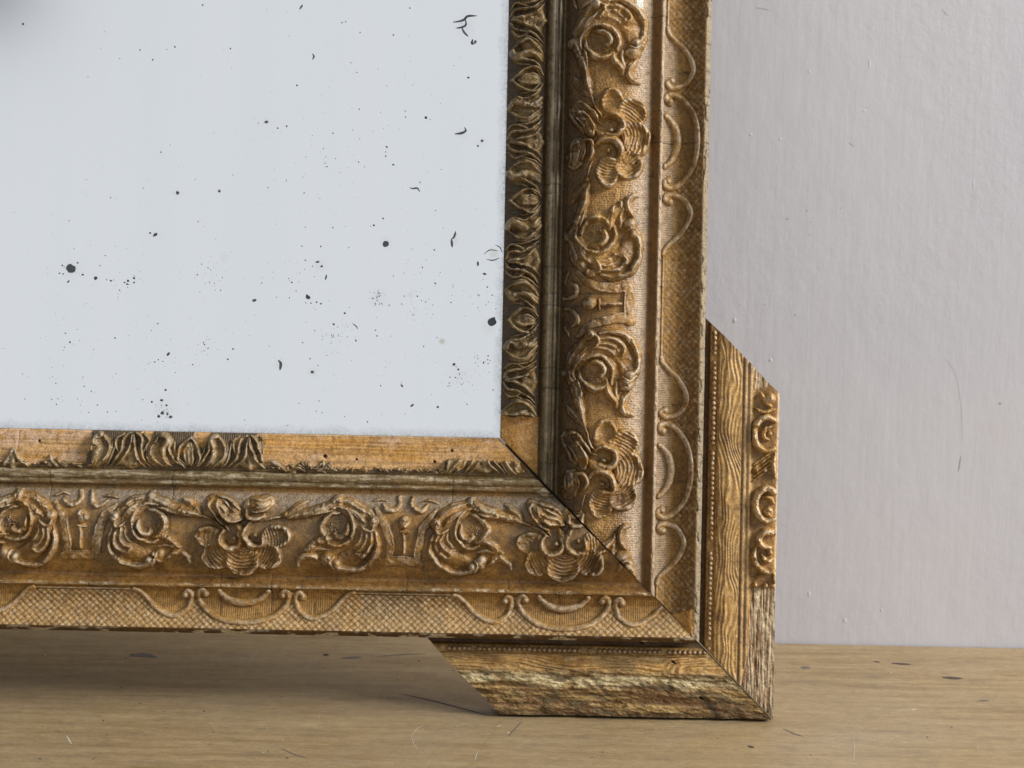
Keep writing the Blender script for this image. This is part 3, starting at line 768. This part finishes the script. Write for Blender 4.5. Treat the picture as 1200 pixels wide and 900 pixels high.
def fragment(pts_list):
    sv = lambda P: [tuple(float(q) for q in ((FLB - ad(x, y)[0]) * fs, (ad(x, y)[1] - 64.3) / .985)) for x, y in P]
    allp = sum([sv(P[0]) for P in pts_list], []); ss = [p[0] for p in allp]
    r = Relief(min(ss) - 8, max(ss) + 8, 14, 46, .6)
    for P, w, h in pts_list: r.stroke(sv(P), w, h, taper=(.35, 1))
    r.H = fuse(r.H, r.step, 1.6) * 1.1
    put(RB, railB, 'leaf_fragment', r, 0, mat=GILT, colour=leafcol('B'), lift=.4, rough=.5, warp=False)
fragment([([(14, 525), (10, 534), (4, 544)], 3.2, 4), ([(15, 526), (21, 537), (31, 545)], 3.2, 4.5), ([(13, 532), (14, 545)], 5, 3.5)])
fragment([([(57, 533), (60, 540), (66, 546)], 2.6, 4), ([(66, 536), (68, 541), (76, 546)], 2.6, 3.6), ([(52, 540), (58, 546)], 3, 3), ([(82, 542), (94, 547)], 2.5, 3)])
fragment([([(314, 540), (322, 543), (334, 551)], 3.2, 4.5), ([(338, 545), (346, 548), (356, 552)], 2.6, 4), ([(326, 548), (345, 553)], 3.2, 3)])
fragment([([(378, 540), (379, 548), (372, 552)], 2.4, 4), ([(384, 547), (395, 552)], 2.2, 3), ([(366, 549), (380, 553)], 3, 2.6)])
fragment([([(446, 549), (455, 553)], 2.2, 3), ([(464, 549), (475, 553)], 2.6, 3.4), ([(500, 550), (512, 554)], 2.4, 3)])

# ------------------------------------------------------------------ corner foot: two short mouldings
FV = np.array([0, 2, 6, 8, 9, 16, 17.5, 19, 30, 45, 47, 49, 51, 53, 55, 57, 59, 62, 72, 84, 88, 90])
FC = np.array([3, 3, 4, 6, 7, 9.5, 11, 12.5, 15.5, 14.5, 13, 15.5, 15, 13, 15.5, 15, 12, 11, 12, 12.5, 12, 9.5])
def fprof(t): return np.interp(t, FV, FC)
def foot(kind):
    t = np.arange(0, 90.01, 0.75)
    L = 383.5 if kind == 'R' else 321.0
    w = np.arange(0, L + .01, 0.8)
    U, T = np.meshgrid(w, t, indexing='ij')       # U: distance from the mitre
    wob = 1.2 * (fbm(T / 7, T * 0, 4) - .5)
    g = 0.6
    if kind == 'R':
        A = 225.3 + T; D = 299 + T - g - U * (1 + 0 * T); D = D + np.where(U > L - 20, wob * sstep(L - 20, L, U), 0); AL = D
    else:
        A = 225 + T - g - U; D = 299.6 + T; A = A + wob * sstep(L - 20, L, U); AL = A
        A = A + 0.0
    C = fprof(T)
    # wandering grain carved in the band
    if kind == 'R':
        band = sstep(18, 20, T) * (1 - sstep(44.5, 46, T)); ph = T / 4.9 + 6.5 * fbm(U / 75, T / 30, 7, 3) + .5 * np.sin(U / 19)
    else:
        band = sstep(17, 19, T) * (1 - sstep(35, 40, T + 5 * (fbm(U / 14, T * 0, 3) - .5))); ph = T / 5.0 + 6.5 * fbm(U / 80, T / 26, 9, 3)
    wave = np.sin(2 * np.pi * ph)
    C = C + band * (0.5 if kind == 'R' else 0.95) * wave
    n = fbm(U / 30, T / 18, 23); n2 = fbm(U / 8, T / 6, 24)
    c = mixc(OCHRE * .9, GOLD * 1.1, sstep(.35, .6, n)); c = mixc(c, RUB, .25 * band * sstep(.2, .9, wave) * sstep(.4, .6, n2)); c = mixc(c, UMBER * 1.8, .25 * band * sstep(0, -1, wave))
    c = mixc(c, UMBER * .7, 1 - sstep(7, 9, T))
    rib = np.zeros_like(C)
    if kind == 'R':
        c = mixc(c, UMBER * 1.25, .8 * sstep(45, 46.5, T) * (1 - sstep(47.5, 48.5, T)))
        c = mixc(c, PALE * .85, .6 * (np.exp(-((T - 49.5) / 1.3) ** 2) + np.exp(-((T - 55.5) / 1.4) ** 2)) * sstep(.3, .6, n2 + .2))
        c = mixc(c, UMBER * 1.5, .6 * sstep(58, 60, T) * (1 - sstep(86, 88, T)))
        y = D + 450 + 5.5      # height in the picture
        fib = fbm(U / 26, T / 1.5, 33, 3)
        low = sstep(688, 690.5, y + 1.5 * (vnoise(T / 3, T * 0, 8) - .5)) * sstep(60.5, 61.5, T - np.interp(y, [690, 765, 800, 840], [0, -2, -10, -26]) * 1.0)
        hi = sstep(58, 59, T) * (1 - sstep(455, 458, y + .25 * (T - 60)))
        raw = np.clip(low + hi, 0, 1)
        raw_c = mixc((.27, .18, .095), (.52, .41, .27), sstep(.3, .68, fib)); raw_c = mixc(raw_c, (.16, .06, .03), .7 * sstep(.62, .72, fbm(U / 18, T / 3, 44)))
        raw_c = mixc(raw_c, (.10, .08, .05), .75 * sstep(815, 845, y + 12 * (n2 - .5)))
        C = C * (1 - raw) + raw * (9.5 + 3.0 * (fib - .5) + 1.5 * (n2 - .5) - 1.2 * hi)
        c = mixc(c, raw_c, raw)
        c = mixc(c, GESSO * 1.1, sstep(88.3, 89.4, T + 1.2 * (vnoise(U / 9, T * 0, 5) - .5)) * .7)
        # swollen paste along the fillet near the mitre
    else:
        c = mixc(c, OLIVE, .5 * sstep(.45, .65, fbm(U / 40, T / 12, 29)))
        er = sstep(34, 38, T + 7 * (fbm(U / 16, T / 9, 26) - .5))            # eroded, crumbling zone
        cr1 = fbm(U / 26, T / 7, 27, 5); cr2 = fbm(U / 6, T / 3.2, 28, 4)
        st_ = fbm(U / 45, T / 3.2, 48, 4)
        zone = np.interp(T, [34, 42, 55, 66, 80, 90], [15.5, 14, 12, 9.5, 8.5, 6])
        C = C * (1 - er) + er * (zone + 3.6 * (cr1 - .5) + 2.4 * (cr2 - .5) + 2.4 * (st_ - .5))
        ledge = sstep(.50, .53, fbm(U / 30, T / 10, 35, 4)); C = C + er * 1.6 * ledge
        st_ = fbm(U / 45, T / 3.2, 48, 4); yel = np.exp(-((T - 47 - 5 * (fbm(U / 50, T * 0, 49) - .5)) / 8.5) ** 2)
        cc = mixc((.15, .088, .035), (.36, .24, .10), sstep(.35, .65, st_)); cc = mixc(cc, (.60, .50, .29), sstep(.52, .74, cr1 * .55 + st_ * .25 + .34 * yel))
        cc = mixc(cc, (.17, .095, .05), .6 * sstep(.46, .6, fbm(U / 35, T / 12, 38)) * (1 - .7 * yel)); cc = mixc(cc, (.12, .09, .05), .8 * sstep(.58, .7, fbm(U / 14, T / 5, 39)))
        cc = mixc(cc, (.055, .045, .03), .8 * np.exp(-((U - 35 - .3 * T) / 5) ** 2) * sstep(52, 60, T)); cc = mixc(cc, (.09, .06, .035), .6 * sstep(78, 90, T + 8 * (cr2 - .5)))
        c = mixc(c, cc, er)
        for hu, ht, hr in ((52, 24, 2), (60, 66, 2.2), (68, 3, 1.6)):
            q = np.hypot(U - hu, T - ht); c = mixc(c, BLK * .4, 1 - sstep(hr * .7, hr * 1.2, q)); C = C - 3 * (q < hr)
    C = C + .5 * (fbm(U / 4, T / 4, 45) - .5) + .8 * (fbm(U / 22, T / 14, 46) - .5)
    c = mixc(c, BLK, .7 * np.exp(-U / 1.3))
    me = grid_mesh('corner_moulding', A, D, C, c, dict(rib=rib, along=AL, dry=raw if kind == 'R' else er), skirt=(-8, -THICK, -8, -THICK), skirt_col=(.20, .14, .08) if kind == 'R' else (.05, .035, .02), back=True)
    return link('corner_moulding', me, root, GILT, label='upright piece of the corner block with scroll ornament' if kind == 'R' else 'bottom piece of the corner block with crumbling yellow gesso')
footR, footB = foot('R'), foot('B')
# bead rows (each bead far smaller than a fingertip: one joined row per piece)
def beads(parent, kind):
    L = 383.5 if kind == 'R' else 321.0
    r = Relief(-20, L - 8, 7.5, 18, .7)
    p = -8.0
    while p < L - 18:
        if True:
            if random.random() > .04: r.dome(p, 12.6 + random.uniform(-.3, .3), 3.0 * random.uniform(.85, 1.1), 2.9, 5.2 * random.uniform(.6, 1.05), power=.55)
        p += 5.9
    r.stroke([(-10, 17.3), (L - 18, 17.3)], 1.1, 1.8, taper=(1, 1))
    U, T = r.S, r.V
    m4 = r.H > .2; m4 = m4[:-1, :-1] | m4[1:, 1:] | m4[:-1, 1:] | m4[1:, :-1]
    if kind == 'R': A, D = 225.3 + T, 299 - U
    else: A, D = 225 - U, 299.6 + T
    ok = U + T > 2; m4 &= ok[:-1, :-1]
    ends = U + T < L - 3; m4 &= ends[1:, 1:]
    C = fprof(T) + np.where(r.H > .2, r.H, -1.2)
    c = mixc(OCHRE, RUB * 1.1, sstep(1.2, 3.6, r.H) * sstep(.25, .6, fbm(U / 8, T, 3)))
    if kind == 'B': c = mixc(c, UMBER, .5)
    me = grid_mesh('bead_row', A, D, C, c, {}, mask=m4)
    link('bead_row', me, parent, GILT, stuff=True)
beads(footR, 'R'); beads(footB, 'B')
# scroll ornaments on the upright foot, traced one by one: (x, y) photograph-scale
def foot_orn(name, draw):
    r = Relief(-90, 330, 58, 90, .55)
    def P(pts): 
        out = []
        for x, y in pts:
            a, d = ad(x, y); t = a - 225.3; out.append((float(299 - d), float(t)))
        return out
    st = lambda pts, w, h, **k: r.stroke(P(pts), w, h, **k)
    dm = lambda x, y, rr, h, **k: r.dome(*P([(x, y)])[0], rr, rr, h, **k)
    draw(st, dm)
    r.H = fuse(r.H, r.step, 1.5) * 1.1
    rows = np.where(r.H.max(1) > .2)[0]; i0, i1 = max(rows[0] - 2, 0), rows[-1] + 3
    S, T, H = r.S[i0:i1], r.V[i0:i1], r.H[i0:i1]
    H = np.where(T < 88.4, H, 0) * 1.25
    m = H > .25; m4 = m[:-1, :-1] | m[1:, 1:] | m[:-1, 1:] | m[1:, :-1]
    C = fprof(T) + np.where(m, H * (1 - .3 * sstep(.5, .7, fbm(S / 7, T / 7, 55))) + 1.8 * (fbm(S / 3, T / 3, 5) - .5), -1.2)
    c = mixc(OCHRE, GOLD, sstep(.35, .65, fbm(S / 12, T / 9, 6))); c = mixc(c, RUB * 1.2, .8 * sstep(.4, .9, H / H.max()) * sstep(.3, .6, fbm(S / 5, T / 5, 7)))
    me = grid_mesh(name, 225.3 + T, 299 - S, C, c, {}, mask=m4)
    link(name, me, footR, GILT)
foot_orn('knob', lambda st, dm: (dm(904, 467, 7, 7), st([(893, 461), (897, 470), (905, 477)], 3.4, 4.5), st([(886, 478), (895, 483), (909, 480)], 2.6, 4)))
foot_orn('scroll', lambda st, dm: (st([(909, 493), (899, 489), (889, 495), (885, 507), (888, 521), (898, 529), (908, 526)], 4.3, 6.5, taper=(.8, .7)), st([(905, 500), (897, 503), (896, 512), (902, 516)], 3, 5.2), dm(903, 508, 3.4, 5.5)))
foot_orn('hatched_bar', lambda st, dm: ([st([(884 + 0, 545 - 0 + k * 4.6), (903, 531 + k * 4.6)], 1.5, 3, taper=(1, 1)) for k in range(5)], st([(909, 532), (907, 545), (910, 560)], 3.4, 5), dm(887, 551, 3, 4.6), dm(898, 552, 3, 4.8)))
foot_orn('scroll', lambda st, dm: (st([(909, 577), (899, 573), (890, 578), (886, 590), (889, 603), (898, 611), (909, 608)], 4.6, 6.8, taper=(.9, .7)), dm(901, 600, 6.2, 7, dent=1.5), st([(895, 583), (903, 584), (908, 590)], 3, 5.5)))
foot_orn('scroll', lambda st, dm: (st([(908, 625), (897, 624), (890, 632), (893, 640), (903, 642)], 4.4, 7, taper=(.9, .7)), st([(887, 641), (884, 652), (889, 664), (899, 671), (908, 668)], 4.2, 6.2), st([(893, 650), (899, 658), (907, 655)], 3.4, 6.4), dm(903, 648, 4, 6.5), st([(908, 674), (909, 684)], 3, 5)))
foot_orn('hatched_bar', lambda st, dm: ([st([(885, 681 - k * 4.0), (904, 672 - k * 1.0)], 1.3, 2.4, taper=(1, 1)) for k in range(3)], dm(885.5, 686, 3.3, 4.6), dm(898, 687, 3.3, 4.6)))
# lump of old glue at the end of the fillet
def glue(st, dm): st([(873, 765), (868, 772), (866, 786), (864, 797)], 3.6, 3.5)
# ------------------------------------------------------------------ glass, its spots, and the board behind
def box(name, a0, a1, d0, d1, c0, c1, mat, parent, label=None):
    V = np.array([(a, -c, BASE - d) for a in (a0, a1) for d in (d0, d1) for c in (c0, c1)]) * PX
    F = np.array([(0, 1, 3, 2), (4, 6, 7, 5), (0, 4, 5, 1), (2, 3, 7, 6), (0, 2, 6, 4), (1, 5, 7, 3)])
    me = np_mesh(name, V, F, smooth=False); o = link(name, me, parent, mat, label=label); return o
box('mirror_glass', -1000, -6, -1090, 72, -7, 0, GLASS, root)
box('back_board', -1000, 212, -1080, 287, -13.5, -7.5, BACKM, root)

def blob(cx, cy, rx, ry, ang=0, n=12, wob=.18):
    th = np.linspace(0, 2 * np.pi, n, endpoint=False); r = 1 + wob * (np.random.RandomState(int(cx * 7 + cy * 13) & 65535).rand(n) - .5) * 2
    x = rx * r * np.cos(th); y = ry * r * np.sin(th); c, s = math.cos(ang), math.sin(ang)
    return [(cx + a * c - b * s, cy + a * s + b * c) for a, b in zip(x, y)]
def flakes(name, parent, polys, colf, height, mat, todisp):
    V, F, Cc = [], [], []
    me = bpy.data.meshes.new(name)
    for i, pl in enumerate(polys):
        b = len(V); V += [todisp(x, y, height) for x, y in pl]; F.append(list(range(b, b + len(pl)))); Cc += [colf(i)] * len(pl)
    me.from_pydata(V, [], F); me.update()
    a = me.color_attributes.new('col', 'FLOAT_COLOR', 'POINT')
    a.data.foreach_set('color', np.hstack([np.array(Cc), np.ones((len(Cc), 1))]).astype(np.float32).ravel())
    # all faces look outwards
    return link(name, me, parent, mat, stuff=True)
def ribbon_poly(pts, w):
    Q = spline([(x, y) for x, y in pts], 1.5); t = np.gradient(Q, axis=0); t /= np.maximum(np.hypot(t[:, 0], t[:, 1])[:, None], 1e-6)
    nrm = np.stack([-t[:, 1], t[:, 0]], -1); f = w * np.interp(np.linspace(0, 1, len(Q)), [0, .4, .8, 1], [.35, 1, .8, .2])[:, None]
    L = Q + nrm * f; R = Q - nrm * f
    return [[tuple(L[i]), tuple(L[i + 1]), tuple(R[i + 1]), tuple(R[i])] for i in range(len(Q) - 1)]
def on_glass(x, y, h):
    a, d = ad(x, y); k = (2272 - 0.0) / 2250.0     # glass lies behind the reference plane
    return (a * k * PX, -h * PX, (BASE - d * k) * PX)
sp = []
for q in ((83, 315, 5.4, 5.4), (112, 326, 2.3, 2.3), (452, 286, 3.7, 3.6), (577, 377, 5, 5.6), (361, 348, 3.6, 2.2, .7), (312, 143, 2.4, 1.7), (208, 226, 2, 2), (257, 224, 2, 1.6, 1.2), (182, 275, 3.2, 1.6, -.6), (298, 352, 2.6, 1.8, -.3), (176, 273, 1.3, 1),
          (366, 436, 2, 1.8), (197, 415, 2.6, 1.5, -.9), (27, 28, 1.4, 1.4), (461, 41 + 0, 0.9, .9), (499, 138, 1.6, 1.6), (565, 165, 1.8, 1.6), (560, 171, 1.3, 1.2), (549, 91, 1.5, 1.2), (557, 49, 1.6, 2), (200, 488.5, 2.4, 1.8), (189.5, 469, 2, 1.4), (186, 488, 1.9, 1.9), (190, 484, 2, 2.2, .5), (194, 457, 1.4, 1.4), (196, 485, 1.1, 2.2), (195, 475, 1.4, 1.4), (178, 471, 1.2, 1.2),
          (372, 307, 2.4, 1.2, -.2), (377, 312, 1.4, 1.4), (382, 325, 1, 3.6, .2), (560, 309, 1.5, 3), (568, 321, 2.2, 1.2, .2), (471, 452, 2.1, 1.1, .8), (483, 475, 2.6, 1.2, -.6), (513, 477, 1.4, 1.4), (532, 427, 1.7, 1.6), (537, 433, 1.3, 1.3), (391, 380, 1.3, 1.3), (417, 399, 1.7, .8, .9), (404, 367, 1.3, 1.2), (376, 356, 1.2, 1), (371, 354, 1, 1), (342, 331, 1, 1),
          (150, 329, 1.4, 1.4), (157, 326, 1.4, 1.4), (157, 331, 1.2, 1), (146, 331, 1, 1), (149, 333, 1.3, 1), (97, 322, 1.4, 1.1), (91, 308, 1.2, 1), (80, 330, 1.8, 1, -.7), (130, 329, 1.4, 1, .5), (74, 321, 1, 1), (73, 311, 1, 1), (82, 401, 1.1, 1.1), (273, 409, 1.2, 1), (267, 421, 1.2, 1), (510, 332, 1, 1), (509, 293, 1, 1), (438, 264, 1.3, 1.2), (449, 256, 1.4, .8, .6), (461, 193, 1.5, 1), (452, 183, .9, .9), (453, 172, 1, 1), (336, 148, 1, 1.3), (348, 100, 1, 1), (179, 70, 1, 1), (205, 55, 1, 1), (270, 57, .9, .9)):
    sp.append(blob(*q))
for P, w in (([(531, 26), (538, 25), (544, 23), (548, 19), (559, 18.5)], 1.5), ([(545, 22), (546, 29), (541, 32), (534, 33)], 1.3), ([(541, 32), (544, 38), (549, 43)], 1.3), ([(554, 46), (553, 51), (556, 51)], 1.6), ([(533, 157), (541, 156), (546, 153), (544, 149)], 1.5), ([(480, 220), (484, 221), (489, 220.5), (492, 225)], 1.1), ([(351, 11), (353, 8), (355, 5.5)], 1.1), ([(366, 63), (368, 66), (366, 70)], 1.1),
             ([(534, 271), (532, 278), (529, 280)], 1.3), ([(529, 280), (530, 290)], 1.5), ([(326, 422), (329, 426), (328, 434)], 1.8), ([(567, 298), (574, 293), (584, 294)], .6), ([(570, 304), (578, 305), (586, 302)], .7), ([(580, 287), (586, 290), (588, 296)], .6), ([(413, 379), (418, 383), (419, 386)], .7), ([(335, 213), (336, 210)], .8)):
    sp += ribbon_poly(P, w)
rs = np.random.RandomState(3)
clusters = [((192, 478), 9, 16), ((150, 330), 22, 14), ((443, 348), 8, 24), ((397, 392), 17, 26), ((535, 447), 13, 22), ((566, 425), 11, 14), ((345, 332), 26, 12), ((500, 320), 30, 14), ((240, 408), 12, 12), ((250, 320), 24, 16), ((490, 362), 18, 14), ((85, 318), 22, 12), ((370, 200), 60, 14), ((90, 465), 30, 10), ((560, 350), 20, 12), ((205, 420), 40, 12), ((160, 300), 160, 34), ((430, 240), 170, 60), ((420, 430), 130, 50), ((100, 430), 110, 26), ((250, 120), 200, 24), ((150, 480), 120, 22), ((460, 100), 110, 26)]
for (cx, cy), rad, n in clusters:
    for _ in range(int(n * 1.6)):
        x, y = cx + rs.randn() * rad * .62, cy + rs.randn() * rad * .62
        if 3 < x < 582 and 2 < y < 500: 
            r_ = .35 + .65 * rs.rand() ** 3; sp.append(blob(x, y, r_, r_ * rs.uniform(.6, 1), rs.rand() * 3, n=7))
def _scol(i):
    k = rs.rand(); return (0.035 + .05 * k, 0.037 + .05 * k, 0.045 + .05 * k)
flakes('foxing_spots', root, sp, _scol, 0.25, SPOT, on_glass)
HALO, _nt, _p = new_mat('silvering_stain'); _p.inputs['Metallic'].default_value = 1; _p.inputs['Roughness'].default_value = .15; _nt.links.new(attr(_nt, 'col', 'Color'), _p.inputs['Base Color'])
def stains():
    V, F, Cc = [], [], []
    for cx, cy, rx, ry, dk in ((545, 30, 15, 19, .5), (541, 157, 10, 8, .5), (565, 166, 8, 7, .4), (532, 280, 7, 11, .8), (452, 284, 10, 10, .5), (573, 383, 13, 14, .6), (83, 315, 14, 13, .4), (518, 400, 5, 5, 2.6), (312, 142, 7, 7, .5), (182, 275, 8, 7, .5), (366, 436, 8, 7, .7), (192, 478, 18, 18, .35), (481, 346, 5, 5, .7), (375, 311, 9, 9, .5), (327, 428, 9, 9, .5), (262, 302, 7, 7, .5), (579, 297, 9, 9, 1.2), (208, 226, 6, 6, .5), (442, 350, 14, 14, .3), (540, 440, 18, 16, .35)):
        b0_ = len(V); n = 20; w = rs_h.rand(n) * .3 + .85
        rings = ((0, 1.0), (.35, .85), (.7, .35), (1.0, 0.0))
        for rr, f in rings:
            for i in range(n if rr else 1):
                t = 2 * math.pi * i / n
                V.append(on_glass(cx + rx * rr * w[i] * math.cos(t), cy + ry * rr * w[i] * math.sin(t), .1)); Cc.append((.915 - .10 * dk * f, .915 - .11 * dk * f, .915 - .15 * dk * f))
        for i in range(n): F.append((b0_, b0_ + 1 + i, b0_ + 1 + (i + 1) % n))
        for q in range(2):
            o_ = b0_ + 1 + q * n
            for i in range(n): F.append((o_ + i, o_ + n + i, o_ + n + (i + 1) % n, o_ + (i + 1) % n))
    me = bpy.data.meshes.new('silvering_stain'); me.from_pydata(V, [], F); me.update()
    a = me.color_attributes.new('col', 'FLOAT_COLOR', 'POINT'); a.data.foreach_set('color', np.hstack([np.array(Cc), np.ones((len(Cc), 1))]).astype(np.float32).ravel())
    link('silvering_stain', me, root, HALO, stuff=True)
rs_h = np.random.RandomState(9)
stains()

# ------------------------------------------------------------------ wall and table
def world_box(name, x0, x1, y0, y1, z0, z1, mat):
    V = np.array([(x, y, z) for x in (x0, x1) for y in (y0, y1) for z in (z0, z1)])
    F = np.array([(0, 1, 3, 2), (4, 6, 7, 5), (0, 4, 5, 1), (2, 3, 7, 6), (0, 2, 6, 4), (1, 5, 7, 3)])
    me = np_mesh(name, V, F, smooth=False); o = link(name, me, None, mat); return o
wall = world_box('wall', -2.2, 2.2, WALL_Y, WALL_Y + .1, -1.0, 2.2, WALLM); wall['kind'] = 'structure'
table = world_box('table_top', -1.3, 1.3, -0.75, WALL_Y - 0.0015, -0.04, 0.0, TABLEM); table['kind'] = 'structure'

# project photograph-scale points on to the table or wall plane through real rays, to know where the marks are
camM = cam.matrix_world.copy(); co = camM.translation
def ray(x, y):
    d = camM.to_3x3() @ Vector(((x - 600) / 1200 * 36, -(y - 450) / 1200 * 36, -67.5)); return d
def on_table(x, y, h):
    d = ray(x, y); t = (h * PX - co.z) / d.z; p = co + d * t; return (p.x, p.y, p.z)
def on_wall(x, y, h):
    d = ray(x, y); t = (WALL_Y - h * PX - co.y) / d.y; p = co + d * t; return (p.x, p.y, p.z)
marks, mcol = [], []
def mk(P, c, w=None):
    L = ribbon_poly(P, w) if w else [P]
    for q in L: marks.append(q); mcol.append(c)
DKM = (.07, .05, .04); GR = (.16, .13, .11); WH = (.66, .60, .50)
mk([(1104, 793.5), (1116, 794.5), (1128, 795)], DKM, 1.5); mk([(1045, 777), (1058, 778), (1068, 778.5)], DKM, 1.1); mk([(1024, 775), (1032, 776)], DKM, .8); mk([(938, 782), (950, 782.5)], GR, 1.5)
mk([(152, 768), (168, 767.5), (184, 770)], GR, 2.6); mk(blob(382, 767.5, 3.5, 1.5), DKM); mk([(876, 874), (884, 876)], DKM, 1.3); mk([(595, 863), (612, 845)], GR, .7); mk([(918, 854), (932, 860), (942, 863)], GR, .6)
mk([(470, 813), (510, 822), (560, 835), (575, 839)], DKM, .7); mk([(440, 770), (470, 767), (500, 766)], GR, .6); mk([(400, 771), (424, 770)], GR, 1.2); mk([(330, 877), (345, 884), (360, 888)], GR, .6); mk(blob(1152, 821, 6, 1), GR)
mk([(482, 862), (485, 872), (490, 878)], WH, .28); mk([(482, 862), (490, 853), (497, 850)], WH, .25); mk([(78, 862), (84, 872)], WH, .8); mk([(290, 775), (303, 764)], (.4, .34, .28), .6); mk([(560, 880), (556, 892)], WH, .4); mk([(1000, 862), (1001, 880), (999, 898)], (.45, .36, .24), .7)
for _ in range(40):
    x, y = rs.uniform(0, 1200), rs.uniform(770, 900)
    if y < 845 and x < 910: y = rs.uniform(848, 899)
    L_ = rs.uniform(1.5, 7); an = rs.uniform(-1.2, 1.2); k = rs.rand()
    mk([(x, y), (x + L_ * math.cos(an), y + L_ * .6 * math.sin(an))], WH if k < .35 else (.45, .36, .26) if k < .6 else DKM if k < .8 else GR, rs.uniform(.25, .6))
for _ in range(50):
    x, y = rs.uniform(0, 1200), rs.uniform(765, 900); r_ = rs.uniform(.4, 1.1); marks.append(blob(x, y, r_ * 1.3, r_ * .7, n=7)); mcol.append(DKM if rs.rand() < .6 else WH)
MARK, _nt, _p = new_mat('scratches_and_nicks'); _nt.links.new(attr(_nt, 'col', 'Color'), _p.inputs['Base Color']); _p.inputs['Roughness'].default_value = .6
flakes('scratches', table, marks, lambda i: mcol[i], 0.25, MARK, on_table)
wm, wc = [], []
def wk(P, c, w):
    for q in ribbon_poly(P, w): wm.append(q); wc.append(c)
wk([(1107, 418), (1120, 440), (1127, 480), (1128, 520)], (.50, .465, .465), .35); wk([(1126, 534), (1124.5, 546), (1123, 553)], (.34, .29, .29), .7); wk([(1104, 10), (1108, 15), (1112, 18)], (.46, .42, .4), .7); wk([(886, 9), (896, 10.5), (902, 12)], (.40, .37, .36), .7); wk([(995, 167), (1001, 172)], (.4, .38, .38), .6)
for q in ((945.5, 247, 1), (923, 256.5, 1.2), (949, 275, .8), (860, 377, 1.6), (985, 244, .9), (950, 260, .7), (932, 369, 1), (1172, 473, 1.6), (896, 357, .8)):
    wm.append(blob(q[0], q[1], q[2], q[2] * .9, n=8)); wc.append((.32, .29, .29))
flakes('paint_marks', wall, wm, lambda i: wc[i], 0.2, MARK, on_wall)
# raised drips and nibs of paint on the wall
def nibs():
    V, F = [], []
    for x, y, a, b, h in [(1019, 75, .9, 6, 1.0), (1141, 216, 1.4, 6, .7), (903, 422, 1.5, 1.8, 2), (861, 375, 1.8, 2, 2), (990, 727, 2, 2.5, 2), (948, 696, 1.6, 3, 1.6), (880, 158, 1.6, 1.4, 1.5), (914, 163, 1.3, 1.3, 1.3), (1013, 130, 1.5, 1.2, 1.2), (948, 84, 1.5, 1.2, 1.2), (1033, 715, 1.2, 1.8, 1.4)] + [(rs.uniform(850, 1200), rs.uniform(0, 750), rs.uniform(.4, .9), rs.uniform(.5, 1.2), rs.uniform(.25, .6)) for _ in range(30)]:
        b0_ = len(V); n = 10
        for rr, hh in ((1.0, 0.0), (.7, .7), (.35, 1.0)):
            for i in range(n):
                t = 2 * math.pi * i / n; V.append(on_wall(x + a * 1.3 * rr * math.cos(t), y + b * 1.3 * rr * math.sin(t), .22 * h * hh + .02))
        for q in range(2):
            for i in range(n): F.append((b0_ + q * n + i, b0_ + q * n + (i + 1) % n, b0_ + (q + 1) * n + (i + 1) % n, b0_ + (q + 1) * n + i))
        F.append(tuple(b0_ + 2 * n + i for i in range(n)))
    me = bpy.data.meshes.new('paint_nibs'); me.from_pydata(V, [], F); me.update()
    me.polygons.foreach_set('use_smooth', np.ones(len(F), bool))
    link('paint_nibs', me, wall, WALLM, stuff=True)
nibs()

# ------------------------------------------------------------------ added dark shape behind the camera, made up for the blur in the glass
def added_dark_shape():
    e = bpy.data.objects.new('added_dark_shape', None); COL.objects.link(e)
    pos = ROOT_M @ Vector((-655 * PX * 2.78, -1.6, (BASE + 492 * 2.78) * PX)); e.location = pos
    e['label'] = 'added dark shape out of view, put in for the soft blur at the top left corner of the glass'; e['category'] = 'added_dark_shape'
    V, F = [], []; n = 32; P = [(.03, .07), (.05, .068), (.075, .03), (.095, -.06), (.092, -.06), (.07, .03), (.03, .062)]
    for r_, z in P: V += [(r_ * math.cos(2 * math.pi * i / n), r_ * math.sin(2 * math.pi * i / n), z) for i in range(n)]
    for q in range(len(P) - 1): F += [(q * n + i, q * n + (i + 1) % n, (q + 1) * n + (i + 1) % n, (q + 1) * n + i) for i in range(n)]
    me = bpy.data.meshes.new('blur_shape'); me.from_pydata(V, [], F); me.polygons.foreach_set('use_smooth', np.ones(len(F), bool)); link('blur_shape', me, e, BLACK)
    V = [(.004 * math.cos(i * math.pi / 3), .004 * math.sin(i * math.pi / 3), z) for z in (.03, 1.2) for i in range(6)]
    me = bpy.data.meshes.new('added_cord'); me.from_pydata(V, [], [(i, (i + 1) % 6, 6 + (i + 1) % 6, 6 + i) for i in range(6)]); link('added_cord', me, e, BLACK)
added_dark_shape()
